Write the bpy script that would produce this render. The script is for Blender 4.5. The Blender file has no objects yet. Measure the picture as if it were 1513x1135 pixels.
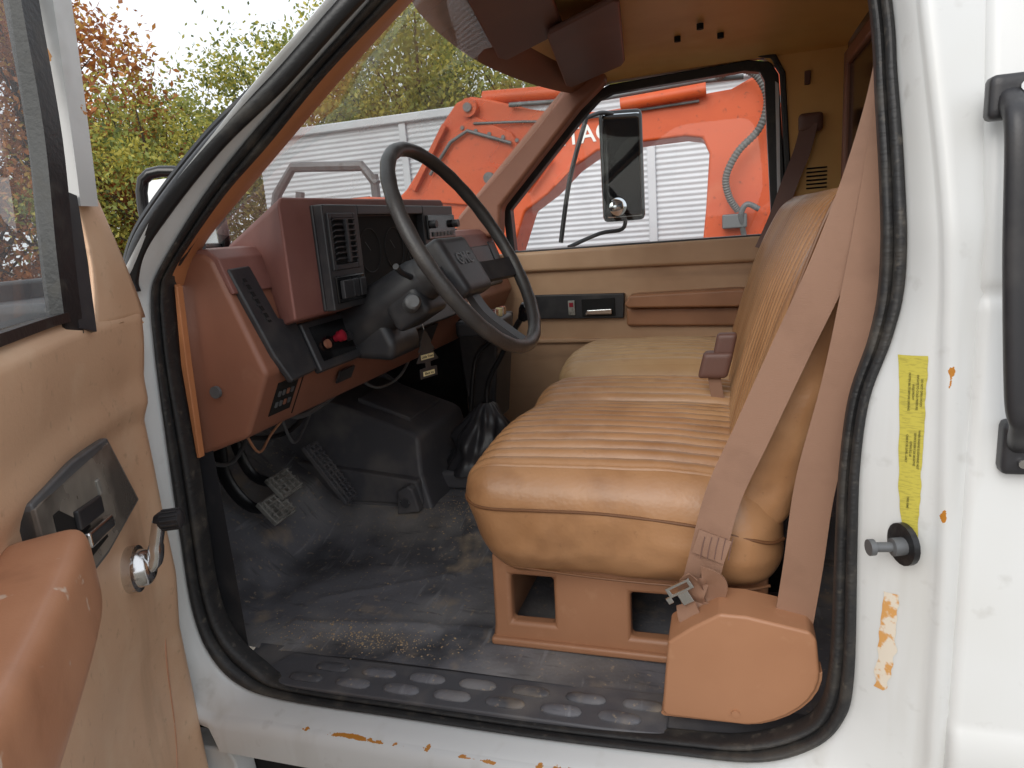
import bpy, math, random, bmesh
from mathutils import Vector, Matrix, noise
random.seed(7)
D=bpy.data; scene=bpy.context.scene; col=bpy.context.collection
def s2l(c):
    return tuple(((v/255)/12.92 if v/255<=.04045 else ((v/255+.055)/1.055)**2.4) for v in c)
# ---------------------------------------------------------------- materials
def mat(name,c,rough=.5,metal=0,layers=(),bumps=(),chips=(),spec=.5,chipcol=(184,122,44)):
    m=D.materials.new(name); m.use_nodes=True; nt=m.node_tree; N=nt.nodes; L=nt.links
    b=N["Principled BSDF"]; b.inputs["Roughness"].default_value=rough; b.inputs["Metallic"].default_value=metal
    b.inputs["Specular IOR Level"].default_value=spec
    tc=N.new("ShaderNodeTexCoord"); co=tc.outputs["Object"]
    rgb=N.new("ShaderNodeRGB"); rgb.outputs[0].default_value=(*s2l(c),1); cur=rgb.outputs[0]
    rv=N.new("ShaderNodeValue"); rv.outputs[0].default_value=rough; rcur=rv.outputs[0]
    def nz(scale,detail=4,stretch=None,rg=.6):
        n=N.new("ShaderNodeTexNoise"); n.inputs["Scale"].default_value=scale; n.inputs["Detail"].default_value=detail; n.inputs["Roughness"].default_value=rg
        src=co
        if stretch:
            mp=N.new("ShaderNodeMapping"); mp.inputs["Scale"].default_value=stretch[:3]
            if len(stretch)>3: mp.inputs["Rotation"].default_value=(0,0,math.radians(stretch[3]))
            L.new(co,mp.inputs[0]); src=mp.outputs[0]
        L.new(src,n.inputs["Vector"]); return n.outputs["Fac"]
    for ly in layers:
        lc,sc,lo,hi,op=ly[:5]; r2=ly[5] if len(ly)>5 else None; st=ly[6] if len(ly)>6 else None
        f=nz(sc,3.5,st); mr=N.new("ShaderNodeMapRange"); L.new(f,mr.inputs[0])
        mr.inputs[1].default_value=lo; mr.inputs[2].default_value=hi; mr.inputs[3].default_value=0; mr.inputs[4].default_value=op
        mx=N.new("ShaderNodeMix"); mx.data_type='RGBA'; L.new(mr.outputs[0],mx.inputs[0]); L.new(cur,mx.inputs[6]); mx.inputs[7].default_value=(*s2l(lc),1); cur=mx.outputs[2]
        if r2 is not None:
            m2=N.new("ShaderNodeMix"); L.new(mr.outputs[0],m2.inputs[0]); L.new(rcur,m2.inputs[2]); m2.inputs[3].default_value=r2; rcur=m2.outputs[0]
    if chips:
        nf=nz(34,5); mask=None
        for (cx,cy,cz,rx,ry,rz) in chips:
            a=N.new("ShaderNodeVectorMath"); a.operation='SUBTRACT'; L.new(co,a.inputs[0]); a.inputs[1].default_value=(cx,cy,cz)
            d=N.new("ShaderNodeVectorMath"); d.operation='DIVIDE'; L.new(a.outputs[0],d.inputs[0]); d.inputs[1].default_value=(rx,ry,rz)
            ln=N.new("ShaderNodeVectorMath"); ln.operation='LENGTH'; L.new(d.outputs[0],ln.inputs[0])
            ad=N.new("ShaderNodeMath"); ad.operation='MULTIPLY_ADD'; L.new(nf,ad.inputs[0]); ad.inputs[1].default_value=5; L.new(ln.outputs["Value"],ad.inputs[2])
            lt=N.new("ShaderNodeMath"); lt.operation='LESS_THAN'; L.new(ad.outputs[0],lt.inputs[0]); lt.inputs[1].default_value=2.9
            if mask is None: mask=lt.outputs[0]
            else:
                mm=N.new("ShaderNodeMath"); mm.operation='MAXIMUM'; L.new(mask,mm.inputs[0]); L.new(lt.outputs[0],mm.inputs[1]); mask=mm.outputs[0]
        mx=N.new("ShaderNodeMix"); mx.data_type='RGBA'; L.new(mask,mx.inputs[0]); L.new(cur,mx.inputs[6]); mx.inputs[7].default_value=(*s2l(chipcol),1); cur=mx.outputs[2]
    L.new(cur,b.inputs["Base Color"]); L.new(rcur,b.inputs["Roughness"])
    prev=None
    for bp in bumps:
        sc,stg,dist=bp[:3]; st=bp[3] if len(bp)>3 else None
        if sc<0:
            v=N.new("ShaderNodeTexVoronoi"); v.inputs["Scale"].default_value=-sc; L.new(co,v.inputs["Vector"]); f=v.outputs["Distance"]
        else: f=nz(sc,2,st)
        bn=N.new("ShaderNodeBump"); bn.inputs["Strength"].default_value=stg; bn.inputs["Distance"].default_value=dist; L.new(f,bn.inputs["Height"])
        if prev: L.new(prev,bn.inputs["Normal"])
        prev=bn.outputs[0]
    if prev: L.new(prev,b.inputs["Normal"])
    return m
def glassmat(name,tint,haze=0):
    m=D.materials.new(name); m.use_nodes=True; nt=m.node_tree; N=nt.nodes; L=nt.links; N.clear()
    o=N.new("ShaderNodeOutputMaterial"); t=N.new("ShaderNodeBsdfTransparent"); t.inputs[0].default_value=(*tint,1)
    g=N.new("ShaderNodeBsdfGlossy"); g.inputs["Roughness"].default_value=.02
    lw=N.new("ShaderNodeLayerWeight"); lw.inputs[0].default_value=.5
    pw=N.new("ShaderNodeMath"); pw.operation='POWER'; L.new(lw.outputs["Facing"],pw.inputs[0]); pw.inputs[1].default_value=5
    ma=N.new("ShaderNodeMath"); ma.operation='MULTIPLY_ADD'; L.new(pw.outputs[0],ma.inputs[0]); ma.inputs[1].default_value=.6; ma.inputs[2].default_value=.05
    mx=N.new("ShaderNodeMixShader"); L.new(ma.outputs[0],mx.inputs[0]); L.new(t.outputs[0],mx.inputs[1]); L.new(g.outputs[0],mx.inputs[2])
    last=mx.outputs[0]
    if haze:
        d=N.new("ShaderNodeBsdfDiffuse"); d.inputs[0].default_value=(.8,.82,.85,1)
        n=N.new("ShaderNodeTexNoise"); n.inputs["Scale"].default_value=4; n.inputs["Detail"].default_value=4
        tc=N.new("ShaderNodeTexCoord"); L.new(tc.outputs["Object"],n.inputs["Vector"])
        mr=N.new("ShaderNodeMapRange"); L.new(n.outputs["Fac"],mr.inputs[0]); mr.inputs[1].default_value=.3; mr.inputs[2].default_value=.75; mr.inputs[3].default_value=haze*.7; mr.inputs[4].default_value=haze*1.3
        m2=N.new("ShaderNodeMixShader"); L.new(mr.outputs[0],m2.inputs[0]); L.new(last,m2.inputs[1]); L.new(d.outputs[0],m2.inputs[2]); last=m2.outputs[0]
    L.new(last,o.inputs[0]); return m

CH=[(-.93,-.055,.70,.010,.05,.03),(-.935,-.05,.745,.016,.05,.02),(.236,-.08,.58,.004,.03,.03),(.238,-.08,.42,.003,.03,.02),(-.62,-.07,-.036,.10,.03,.002),(-.40,-.07,-.036,.06,.03,.002),(-.25,-.07,-.034,.05,.03,.005),(-.48,-.07,-.034,.012,.02,.004)]
M={}
M['white']=mat('white_paint',(212,214,214),.32,layers=[((192,190,182),3,.45,.8,.4,.5),((120,112,98),22,.62,.8,.3,.6),((150,140,120),2,.55,.8,.35,.6,(6,6,.6))],bumps=[(6,.05,.01)],chips=CH)
M['whitedoor']=mat('white_door_paint',(208,208,206),.35,layers=[((150,146,138),9,.5,.8,.5)],chips=[(-.86,-.16,1.0,.02,.05,.035),(-.85,-.16,1.06,.01,.05,.02)])
M['seal']=mat('black_rubber_seal',(40,40,41),.55,layers=[((112,104,92),14,.5,.8,.45,.85),((150,140,125),60,.6,.8,.3,.9)],bumps=[(300,.2,.002),(160,.5,.003,(.15,.15,1))])
M['sealb']=mat('aged_black_rubber',(28,28,30),.4,layers=[((104,98,88),20,.55,.85,.45,.8)],bumps=[(120,.2,.003)])
M['seat']=mat('tan_vinyl',(176,131,92),.36,layers=[((144,101,66),5,.42,.7,.75,.30),((200,163,122),2.2,.5,.75,.5,.44),((128,88,58),11,.54,.76,.45,.36),((96,68,48),60,.66,.78,.35,.5)],bumps=[(-150,.16,.0015),(30,.12,.005)])
M['crease_shade']=mat('vinyl_crease_shade',(104,70,46),.5)  # shade inside the pleat grooves, painted as a darker vinyl colour
M['seatfar']=mat('pale_tan_vinyl',(188,154,114),.40,layers=[((166,128,90),4,.42,.7,.6,.4),((140,104,72),12,.55,.76,.4)],bumps=[(-150,.12,.0015),(30,.1,.004)])
M['piping']=mat('brown_piping',(116,78,50),.45)
M['tan']=mat('tan_plastic',(172,124,92),.42,layers=[((148,100,70),4,.45,.75,.5,.5),((205,165,130),30,.6,.8,.25,.6)],bumps=[(400,.12,.001)])
M['doortan']=mat('worn_tan_door_panel',(214,176,144),.46,layers=[((180,136,104),3.5,.47,.76,.5,.6),((230,204,174),9,.52,.75,.45,.5),((118,92,74),50,.62,.78,.4,.7),((126,100,80),2.2,.60,.80,.35,.7,(5,5,.8))],bumps=[(260,.25,.001),(-120,.12,.001)])
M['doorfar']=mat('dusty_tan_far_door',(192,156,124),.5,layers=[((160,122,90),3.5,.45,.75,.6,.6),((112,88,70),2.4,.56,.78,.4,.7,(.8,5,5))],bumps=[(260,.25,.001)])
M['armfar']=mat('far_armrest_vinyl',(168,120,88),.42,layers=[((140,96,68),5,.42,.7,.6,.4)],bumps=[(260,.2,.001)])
M['arm']=mat('brown_armrest_plastic',(190,138,106),.36,layers=[((160,106,76),5,.42,.7,.6,.3),((214,202,186),26,.66,.70,.6,.6),((120,80,58),12,.6,.8,.4,.5)],bumps=[(300,.12,.001)])
M['maroon']=mat('dusty_maroon_plastic',(124,80,73),.55,layers=[((154,110,98),4,.45,.75,.6,.65),((102,60,52),9,.5,.75,.4,.5)],bumps=[(420,.25,.001)])
M['brown']=mat('reddish_brown_plastic',(144,96,76),.45,layers=[((122,80,64),5,.45,.75,.6,.5),((168,122,100),20,.6,.8,.3,.6)],bumps=[(420,.2,.001)])
M['trim']=mat('orange_brown_pillar_trim',(190,126,84),.42,layers=[((160,102,66),6,.45,.75,.6)],bumps=[(420,.15,.001)])
M['black']=mat('black_plastic',(46,46,49),.42,layers=[((92,88,84),12,.5,.8,.4,.6)],bumps=[(500,.15,.001)])
M['boot']=mat('black_boot_rubber',(50,50,54),.38,layers=[((88,86,84),12,.5,.8,.4,.6)],bumps=[(60,.2,.003)])
M['cover']=mat('dusty_black_cover',(84,84,88),.48,layers=[((136,130,124),7,.5,.75,.55,.7)],bumps=[(200,.2,.002)])
M['gloss']=mat('gloss_black',(16,16,18),.14)
M['satin']=mat('satin_dark_plate',(96,90,84),.24,layers=[((170,162,150),6,.45,.65,.7,.35)],bumps=[(200,.1,.001)])
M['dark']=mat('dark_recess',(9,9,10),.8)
M['wheel']=mat('dark_grey_wheel_rubber',(56,53,52),.4,layers=[((88,82,76),18,.5,.8,.4,.5)],bumps=[(-260,.3,.001)])
M['floor']=mat('dusty_black_floor_mat',(110,110,115),.66,layers=[((62,62,66),3.2,.50,.60,.75,.5),((160,156,151),2.6,.52,.70,.65,.85),((180,160,132),7,.58,.72,.6,.9),((160,160,163),5,.60,.68,.34,.6,(9,1.1,1,25)),((44,44,47),5,.60,.68,.4,.5,(2,9,1,-50)),((188,166,136),80,.60,.70,.45,.95)],bumps=[(-110,.2,.003),(8,.5,.016)])
M['sand']=mat('sand_crumbs',(176,152,120),.95)
M['carpet']=mat('brown_backwall',(130,92,62),.7,layers=[((96,66,46),6,.45,.7,.6)],bumps=[(200,.3,.002)])
M['head']=mat('mustard_headliner',(228,180,108),.5,layers=[((200,148,82),2.5,.42,.7,.7,.55),((232,198,130),6,.55,.8,.4)],bumps=[(160,.15,.002)])
M['visor']=mat('dark_brown_visor',(104,74,66),.5,layers=[((126,92,78),4,.45,.75,.5)],bumps=[(300,.25,.001)])
M['header']=mat('brown_header_trim',(136,90,66),.5,layers=[((112,72,54),4,.45,.75,.5)],bumps=[(300,.25,.001)])
M['belt']=mat('taupe_seat_belt',(148,113,92),.6,layers=[((120,88,70),12,.5,.8,.5)],bumps=[(500,.4,.001,(.3,.3,4))])
M['chrome']=mat('worn_chrome',(215,215,215),.2,1,layers=[((110,104,98),40,.6,.75,.7,.5)])
M['alu']=mat('worn_metal',(160,158,152),.45,.4,layers=[((84,80,74),30,.50,.70,.8)])
M['red']=mat('red_plastic',(140,24,42),.35)
M['yellow']=mat('yellow_label_paper',(192,180,74),.6,layers=[((150,138,60),90,.5,.6,.5,.6,(1,1,6))])
M['print']=mat('olive_label_ink',(96,92,40),.6)
M['orgl']=mat('peeled_orange_label',(218,208,192),.6,layers=[((206,146,66),40,.46,.52,.9)])
M['exc']=mat('faded_orange_paint',(204,84,36),.48,layers=[((184,68,30),1.5,.4,.7,.7),((212,124,86),4,.55,.8,.5),((96,46,30),22,.60,.72,.6)])
M['corr']=mat('white_corrugated_metal',(206,209,214),.5,layers=[((182,186,192),1.2,.4,.75,.6)])
M['steel']=mat('grey_steel',(104,106,108),.5,.3,layers=[((60,56,52),9,.5,.75,.6)])
M['emblem']=mat('dark_emblem',(84,84,86),.4)
M['hose']=mat('grey_hose',(92,90,88),.5)
M['letter']=mat('white_lettering',(238,236,232),.5)
M['bark']=mat('bark',(74,62,50),.9,bumps=[(20,.6,.03)])
M['ground']=mat('gravel_ground',(120,114,104),.9,layers=[((86,80,72),.6,.4,.7,.6),((150,144,132),30,.5,.7,.4)],bumps=[(40,.6,.03)])
M['mirror']=mat('mirror_glass',(215,220,225),.03,1)
M['glass']=glassmat('side_glass',(.95,.97,.96))
M['wglass']=glassmat('windshield_glass',(.93,.97,.95),haze=.26)  # haze blends pale diffuse into the glass to imitate its veiling reflection
M['dglass']=glassmat('door_glass',(.92,.95,.94),haze=.16)
M['cream']=mat('cream_card',(222,208,160),.6)

# ---------------------------------------------------------------- mesh helpers
def link(o,parent):
    col.objects.link(o)
    if parent: 
        o.parent=parent; o.matrix_parent_inverse=parent.matrix_basis.inverted()
    return o
def empty(name,loc,label=None,cat=None,parent=None):
    e=D.objects.new(name,None); e.location=loc; e.empty_display_size=.1; link(e,parent)
    if label: e["label"]=label
    if cat: e["category"]=cat
    return e
def mk(name,V,F,m,parent=None,smooth=True,bevel=0,seg=3,mx=None,sharp=40,solid=0):
    me=D.meshes.new(name); me.from_pydata([tuple(v) for v in V],[],F); 
    if mx is not None: me.transform(mx)
    bm=bmesh.new(); bm.from_mesh(me); bmesh.ops.recalc_face_normals(bm,faces=bm.faces); bm.to_mesh(me); bm.free()
    mats=m if isinstance(m,(list,tuple)) else [m]
    for q in mats: me.materials.append(q)
    if smooth:
        me.polygons.foreach_set("use_smooth",[True]*len(me.polygons))
        if not bevel: me.set_sharp_from_angle(angle=math.radians(sharp))
    o=D.objects.new(name,me); link(o,parent)
    if solid:
        md=o.modifiers.new("s","SOLIDIFY"); md.thickness=solid; md.offset=0
    if bevel:
        md=o.modifiers.new("b","BEVEL"); md.width=bevel; md.segments=seg; md.limit_method='ANGLE'; md.angle_limit=math.radians(28); md.harden_normals=True
    return o
def prismdata(poly,ax,a,b):
    V=[]
    for t in (a,b):
        for p in poly:
            if ax=='y': V.append((p[0],t,p[1]))
            elif ax=='x': V.append((t,p[0],p[1]))
            else: V.append((p[0],p[1],t))
    n=len(poly); F=[list(range(n)),list(range(2*n-1,n-1,-1))]+[[i,(i+1)%n,n+(i+1)%n,n+i] for i in range(n)]
    return V,F
def prism(name,poly,ax,a,b,m,parent,bevel=.004,mx=None,seg=3):
    V,F=prismdata(poly,ax,a,b); return mk(name,V,F,m,parent,True,bevel,seg,mx)
def box(name,x0,x1,y0,y1,z0,z1,m,parent,bevel=.004,mx=None):
    return prism(name,[(x0,y0),(x1,y0),(x1,y1),(x0,y1)],'z',z0,z1,m,parent,bevel,mx)
def merge(parts):
    V=[];F=[]
    for v,f in parts:
        o=len(V); V+=v; F+=[[i+o for i in q] for q in f]
    return V,F
def boxd(x0,x1,y0,y1,z0,z1): return prismdata([(x0,y0),(x1,y0),(x1,y1),(x0,y1)],'z',z0,z1)
def cat(P,n=6,closed=False):
    P=[Vector(p) for p in P]; out=[]; N=len(P); K=N if closed else N-1
    for i in range(K):
        if closed: a,b,c,d=P[i-1],P[i],P[(i+1)%N],P[(i+2)%N]
        else: a,b,c,d=P[max(i-1,0)],P[i],P[i+1],P[min(i+2,N-1)]
        for k in range(n):
            t=k/n; out.append(.5*((2*b)+(c-a)*t+(2*a-5*b+4*c-d)*t*t+(3*b-a-3*c+d)*t**3))
    if not closed: out.append(P[-1].copy())
    return out
def tubed(P,r,seg=12,closed=False,flat=1.0,up=None,sq=0):
    P=[Vector(p) for p in P]; n=len(P); R=r if isinstance(r,(list,tuple)) else [r]*n
    V=[];F=[]; prev=None
    for i,p in enumerate(P):
        if closed: t=(P[(i+1)%n]-P[i-1]).normalized()
        else: t=(P[min(i+1,n-1)]-P[max(i-1,0)]).normalized()
        if up is not None: a=Vector(up)
        elif prev is None: a=Vector((0,0,1)) if abs(t.z)<.9 else Vector((1,0,0))
        else: a=prev
        a=(a-t*a.dot(t)).normalized(); b=t.cross(a); prev=a
        for k in range(seg):
            th=2*math.pi*k/seg; c,s=math.cos(th),math.sin(th)
            if sq: c=math.copysign(abs(c)**sq,c); s=math.copysign(abs(s)**sq,s)
            V.append(p+a*c*R[i]*flat+b*s*R[i])
    for i in range(n if closed else n-1):
        for k in range(seg):
            j=(i+1)%n; F.append([i*seg+k,i*seg+(k+1)%seg,j*seg+(k+1)%seg,j*seg+k])
    if not closed: F.append(list(range(seg))); F.append(list(range((n-1)*seg,n*seg)))
    return V,F
def tube(name,P,r,m,parent,seg=12,closed=False,flat=1.0,up=None,mx=None,sq=0):
    V,F=tubed(P,r,seg,closed,flat,up,sq); return mk(name,V,F,m,parent,mx=mx)
def grid(name,fn,nu,nv,m,parent,solid=0,sharp=60):
    V=[fn(i/nu,j/nv) for i in range(nu+1) for j in range(nv+1)]
    F=[[i*(nv+1)+j,(i+1)*(nv+1)+j,(i+1)*(nv+1)+j+1,i*(nv+1)+j+1] for i in range(nu) for j in range(nv)]
    return mk(name,V,F,m,parent,solid=solid,sharp=sharp)
def rbox(name,x0,x1,y0,y1,z0,z1,r,n,m,parent,deform=None,mx=None):
    c=Vector(((x0+x1)/2,(y0+y1)/2,(z0+z1)/2)); h=Vector(((x1-x0)/2,(y1-y0)/2,(z1-z0)/2)); inn=[max(h[i]-r,0) for i in range(3)]
    V=[];F=[];key={}
    def vid(p):
        k=tuple(round(v,6) for v in p)
        if k in key: return key[k]
        q=Vector([max(-inn[i],min(inn[i],p[i])) for i in range(3)]); d=Vector(p)-q
        w=q+d.normalized()*r if d.length>1e-9 else q
        w=w+c
        if deform: w=deform(w)
        key[k]=len(V); V.append(w); return key[k]
    def line(a,k):
        nn=n[k]; return [-a+2*a*i/nn for i in range(nn+1)]
    L=[line(h[k],k) for k in range(3)]
    for ax in range(3):
        u,v=[k for k in range(3) if k!=ax]
        for sg in (-1,1):
            for i in range(n[u]):
                for j in range(n[v]):
                    q=[]
                    for (a,b) in ((i,j),(i+1,j),(i+1,j+1),(i,j+1)):
                        p=[0,0,0]; p[ax]=sg*h[ax]; p[u]=L[u][a]; p[v]=L[v][b]; q.append(vid(p))
                    if len(set(q))>2: F.append(q)
    return mk(name,V,F,m,parent,mx=mx,sharp=89)
def frame(pos,ex,ey,ez):
    m=Matrix.Identity(4)
    for i,v in enumerate((ex,ey,ez)):
        v=Vector(v).normalized()
        for k in range(3): m[k][i]=v[k]
    for k in range(3): m[k][3]=pos[k]
    return m
def text(name,s,size,m,parent,pos,ex,ey,ext=.001,center=True,xs=1.0):
    c=D.curves.new("t","FONT"); c.body=s; c.size=size; c.extrude=ext; c.offset=size*.012
    if center: c.align_x='CENTER'; c.align_y='CENTER'
    o=D.objects.new("t",c); col.objects.link(o); bpy.context.view_layer.update()
    me=D.meshes.new_from_object(o.evaluated_get(bpy.context.evaluated_depsgraph_get())); D.objects.remove(o)
    ex=Vector(ex).normalized(); ey=Vector(ey); ey=(ey-ex*ey.dot(ex)).normalized(); mx=frame(pos,ex,ey,ex.cross(ey)); me.transform(mx@Matrix.Scale(xs,4,(1,0,0)))
    me.materials.clear(); me.materials.append(m); q=D.objects.new(name,me); link(q,parent); return q
def ribbon(name,P,w,wd,m,parent,th=.0022,n=8):
    C=cat(P,n); k=len(C); V=[]; F=[]; W=[Vector(d) for d in (wd if isinstance(wd[0],(list,tuple)) else [wd]*len(P))]; WD=cat(W,n)
    for i,p in enumerate(C):
        t=(C[min(i+1,k-1)]-C[max(i-1,0)]).normalized(); d=WD[i]; d=(d-t*d.dot(t)).normalized(); nn=t.cross(d)
        for (a,b) in ((-1,-1),(-.5,-1.0),(0,-1),(.5,-1),(1,-1),(1,1),(.5,1),(0,1),(-.5,1),(-1,1)): V.append(p+d*a*w/2+nn*b*th/2)
    s=10
    for i in range(k-1):
        for j in range(s): F.append([i*s+j,i*s+(j+1)%s,(i+1)*s+(j+1)%s,(i+1)*s+j])
    F+= [list(range(s)),list(range((k-1)*s,k*s))]
    return mk(name,V,F,m,parent,sharp=50)

# ================================================================ TRUCK
truck=empty("truck",(-.2,.77,-1.1),"white work truck cab with open driver door and tan vinyl bench","truck")
lean=lambda z: max(0,z-.75)*.17
SI=[(-.460,1.123),(-.581,1.036),(-.690,.944),(-.778,.874),(-.873,.779),(-.900,.735),(-.914,.65),(-.919,.578),(-.920,.428),(-.926,.297),(-.930,.160),(-.909,.076),(-.851,.019),(-.790,-.008),(-.553,-.012),(-.304,-.012),(-.084,-.003),(.016,.007),(.092,.043),(.123,.088),(.133,.175),(.135,.341),(.137,.439),(.146,.541),(.167,.620),(.176,.687),(.175,.784),(.169,.903),(.161,1.02),(.13,1.19),(.06,1.245),(-.1,1.25),(-.25,1.24),(-.35,1.20)]
SO=[(-.487,1.119),(-.610,1.026),(-.723,.938),(-.806,.862),(-.890,.765),(-.915,.715),(-.926,.64),(-.933,.56),(-.943,.42),(-.950,.297),(-.956,.147),(-.937,.057),(-.885,-.001),(-.785,-.022),(-.538,-.022),(-.296,-.021),(-.082,-.013),(.035,-.004),(.108,.032),(.146,.083),(.158,.157),(.156,.36),(.156,.46),(.164,.549),(.186,.625),(.197,.697),(.193,.82),(.185,.93),(.179,1.01),(.15,1.21),(.07,1.275),(-.1,1.28),(-.26,1.27),(-.38,1.205)]
R2=[(-.512,1.122),(-.632,1.030),(-.734,.946),(-.824,.868),(-.906,.768),(-.945,.71),(-.958,.63),(-.965,.55),(-.974,.41),(-.982,.28),(-.987,.13),(-.975,.03),(-.93,-.035),(-.80,-.036),(-.54,-.036),(-.296,-.034),(-.08,-.03),(.07,-.025),(.19,-.01),(.232,.05),(.236,.15),(.235,.37),(.232,.46),(.229,.55),(.226,.63),(.224,.70),(.215,.82),(.203,.93),(.195,1.01),(.18,1.22),(.08,1.30),(-.1,1.305),(-.27,1.30),(-.41,1.22)]
def up2(P): return cat([(p[0],p[1],0) for p in P],6,True)
si,so,r2=up2(SI),up2(SO),up2(R2); NR=len(si)
def outw(P,i):
    t=(P[(i+1)%NR]-P[i-1]).normalized(); n=Vector((t.y,-t.x,0)); c=Vector((-.38,.6,0))
    return n if n.dot(P[i]-c)>0 else -n
def P3(p,y): return Vector((p.x,y+lean(p.y),p.y))
K=12
ring=[]
for i in range(NR):
    row=[P3(si[i]+outw(si,i)*.003,.020),P3(si[i],.010)]
    o=outw(so,i)
    for k in range(K+1):
        w=k/K; p=si[i].lerp(so[i],w); b=.009*abs(math.sin(2*math.pi*w))**.6
        q=P3(p,-.03*w); q=q+Vector((-o.x*b*.5,-b,-o.y*b*.5)); row.append(q)
    row.append(P3(so[i]+o*.003,-.02)); ring.append(row)
def loft(name,ring,m,parent,closed=True,sharp=40,solid=0,mx=None):
    n=len(ring);k=len(ring[0]); V=[p for r in ring for p in r]; F=[]
    for i in range(n if closed else n-1):
        j=(i+1)%n
        for a in range(k-1): F.append([i*k+a,i*k+a+1,j*k+a+1,j*k+a])
    return mk(name,V,F,m,parent,sharp=sharp,solid=solid,mx=mx)
body=empty("cab_body",(-.4,.77,-.1),parent=truck)
loft("door_seal",ring,M['seal'],body)
JW=[k/14 for k in range(1,14)]
def jy(w): w=max(0.0,w); return -.028-.045*(w**.8)-.004*math.sin(math.pi*w)
ring=[]
for i in range(NR):
    s=i/6; o=outw(r2,i); a=so[i]; b=r2[i]
    row=[P3(a,-.022),P3(a+o*.001,-.028)]
    for w in JW: row.append(P3(a.lerp(b,w),jy(w)))
    row.append(P3(b,-.077)); 
    if 12.3<s<18.8:
        lo=-.105
        row+= [P3(b+Vector((0,-.006,0)),-.083),Vector((b.x,-.088,-.055)),Vector((b.x,-.086,lo)),Vector((b.x,-.06,lo-.008)),Vector((b.x,.0,lo-.008))]
    elif s<5 or s>32:
        row+= [P3(b+o*.004,-.080),P3(b+o*.010,-.072),P3(b+o*.014,-.05),P3(b+o*.016,-.03),P3(b+o*.018,0)]
    elif 19<s<29.5:
        row+= [P3(b+o*.003,-.082),P3(b+o*.009,-.085),P3(b+o*.018,-.083),P3(Vector((max(b.x+.022,.262),b.y,0)),-.079),P3(Vector((.31,b.y,0)),-.070)]
    else:
        row+= [P3(b+o*.003,-.082),P3(b+o*.009,-.085),P3(b+o*.018,-.083),P3(b+o*.024,-.081),P3(b+o*.025,-.05)]
    ring.append(row)
loft("door_jamb",ring,M['white'],body,sharp=60)
prof=[(-.14,-.103),(.10,-.102),(.125,-.099),(.14,-.092),(.15,-.088),(.66,-.087),(.672,-.084),(.68,-.080),(.688,-.084),(.70,-.086),(.8,-.079),(1.0,-.044),(1.3,.01)]
xs=[.256,.257,.262,.27,.4,.8,1.7]; dy=[.03,.008,.002,0,0,0,0]
V=[(x,p[1]+d,p[0]) for x,d in zip(xs,dy) for p in prof]; n=len(prof)
F=[[i*n+j,(i+1)*n+j,(i+1)*n+j+1,i*n+j+1] for i in range(len(xs)-1) for j in range(n-1)]
mk("side_panel",V,F,M['white'],body,sharp=80)
box("front_fender",-2.3,-1.0,-.10,-.04,-.35,.66,M['white'],body,.02)
box("hood",-2.4,-1.32,-.05,1.6,.30,.60,M['white'],body,.06)
box("cowl",-1.50,-1.20,.02,1.52,.55,.72,M['black'],body,.02)
box("firewall",-1.50,-1.44,.0,1.56,-.1,.76,M['black'],body,.01)
box("far_kick_panel",-1.50,-.99,1.545,1.575,-.1,.76,M['black'],body,.005)
prism("fender_bracket",[(-1.02,-.12),(-.90,-.115),(-.885,-.14),(-.88,-.22),(-1.02,-.24)],'y',-.07,-.02,M['white'],body,.006)
box("roof_panel",-.55,.6,.08,1.5,1.31,1.33,M['white'],body,.02)
V,F=merge([boxd(-1.5,.6,.12,.2,-.45,-.2),boxd(-1.1,-.4,-.02,.1,-.40,-.17),tubed([(-1.0,-.0,-.22),(-.8,.02,-.18),(-.5,0,-.2)],.014),tubed([(-.95,-.03,-.3),(-.7,-.03,-.26),(-.4,-.02,-.31)],.02)])
mk("undercarriage",V,F,M['dark'],truck)
WSP=[(-.918,-.060,.735),(-.916,-.058,.762),(-.868,-.055,.829),(-.741,-.034,.942),(-.625,-.012,1.023),(-.517,.0,1.102),(-.395,.018,1.189),(-.27,.03,1.26)]
tube("pillar_weatherstrip",cat(WSP,8),.0140,M['sealb'],body,seg=12,flat=.85,up=(0,1,0))
tube("pillar_gasket",cat([(x-.015,y+.012,z+.015) for x,y,z in WSP],8),.009,M['sealb'],body,seg=8)
P=cat([(.268,-.088,.885),(.266,-.115,.868),(.266,-.135,.84),(.272,-.137,.72),(.283,-.137,.58),(.292,-.13,.545),(.300,-.10,.515)],8)
gh=empty("grab_handle",(.28,-.09,.5),parent=truck)
tube("grip",P,.0105,M['black'],gh,seg=16,flat=1.1,up=(1,0,0),sq=.8)
rbox("mount",.248,.290,-.108,-.084,.857,.900,.006,(8,6,8),M['black'],gh)
rbox("mount",.284,.330,-.108,-.084,.482,.542,.006,(8,6,8),M['black'],gh)
for (x,z) in ((.277,.886),(.303,.497)): tube("screw",[(x,-.109,z),(x,-.1125,z)],.005,M['chrome'],gh,seg=10)
def jamb(s,w,h=.0012):
    s=s%34; i=int(s*6)%NR; f=s*6-int(s*6); a=so[i].lerp(so[(i+1)%NR],f); b=r2[i].lerp(r2[(i+1)%NR],f)
    return P3(a.lerp(b,w),jy(w)-h)
def sticker(name,s0,s1,wf,m):
    return grid(name,lambda u,v:jamb(s0+(s1-s0)*u,wf(u)[0]+(wf(u)[1]-wf(u)[0])*v),40,8,m,body,sharp=80)
def xw(s,x):
    i=int(s*6)%NR; f=s*6-int(s*6); a=so[i].lerp(so[(i+1)%NR],f); b=r2[i].lerp(r2[(i+1)%NR],f); return (x-a.x)/(b.x-a.x)
S0=21.0
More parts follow.
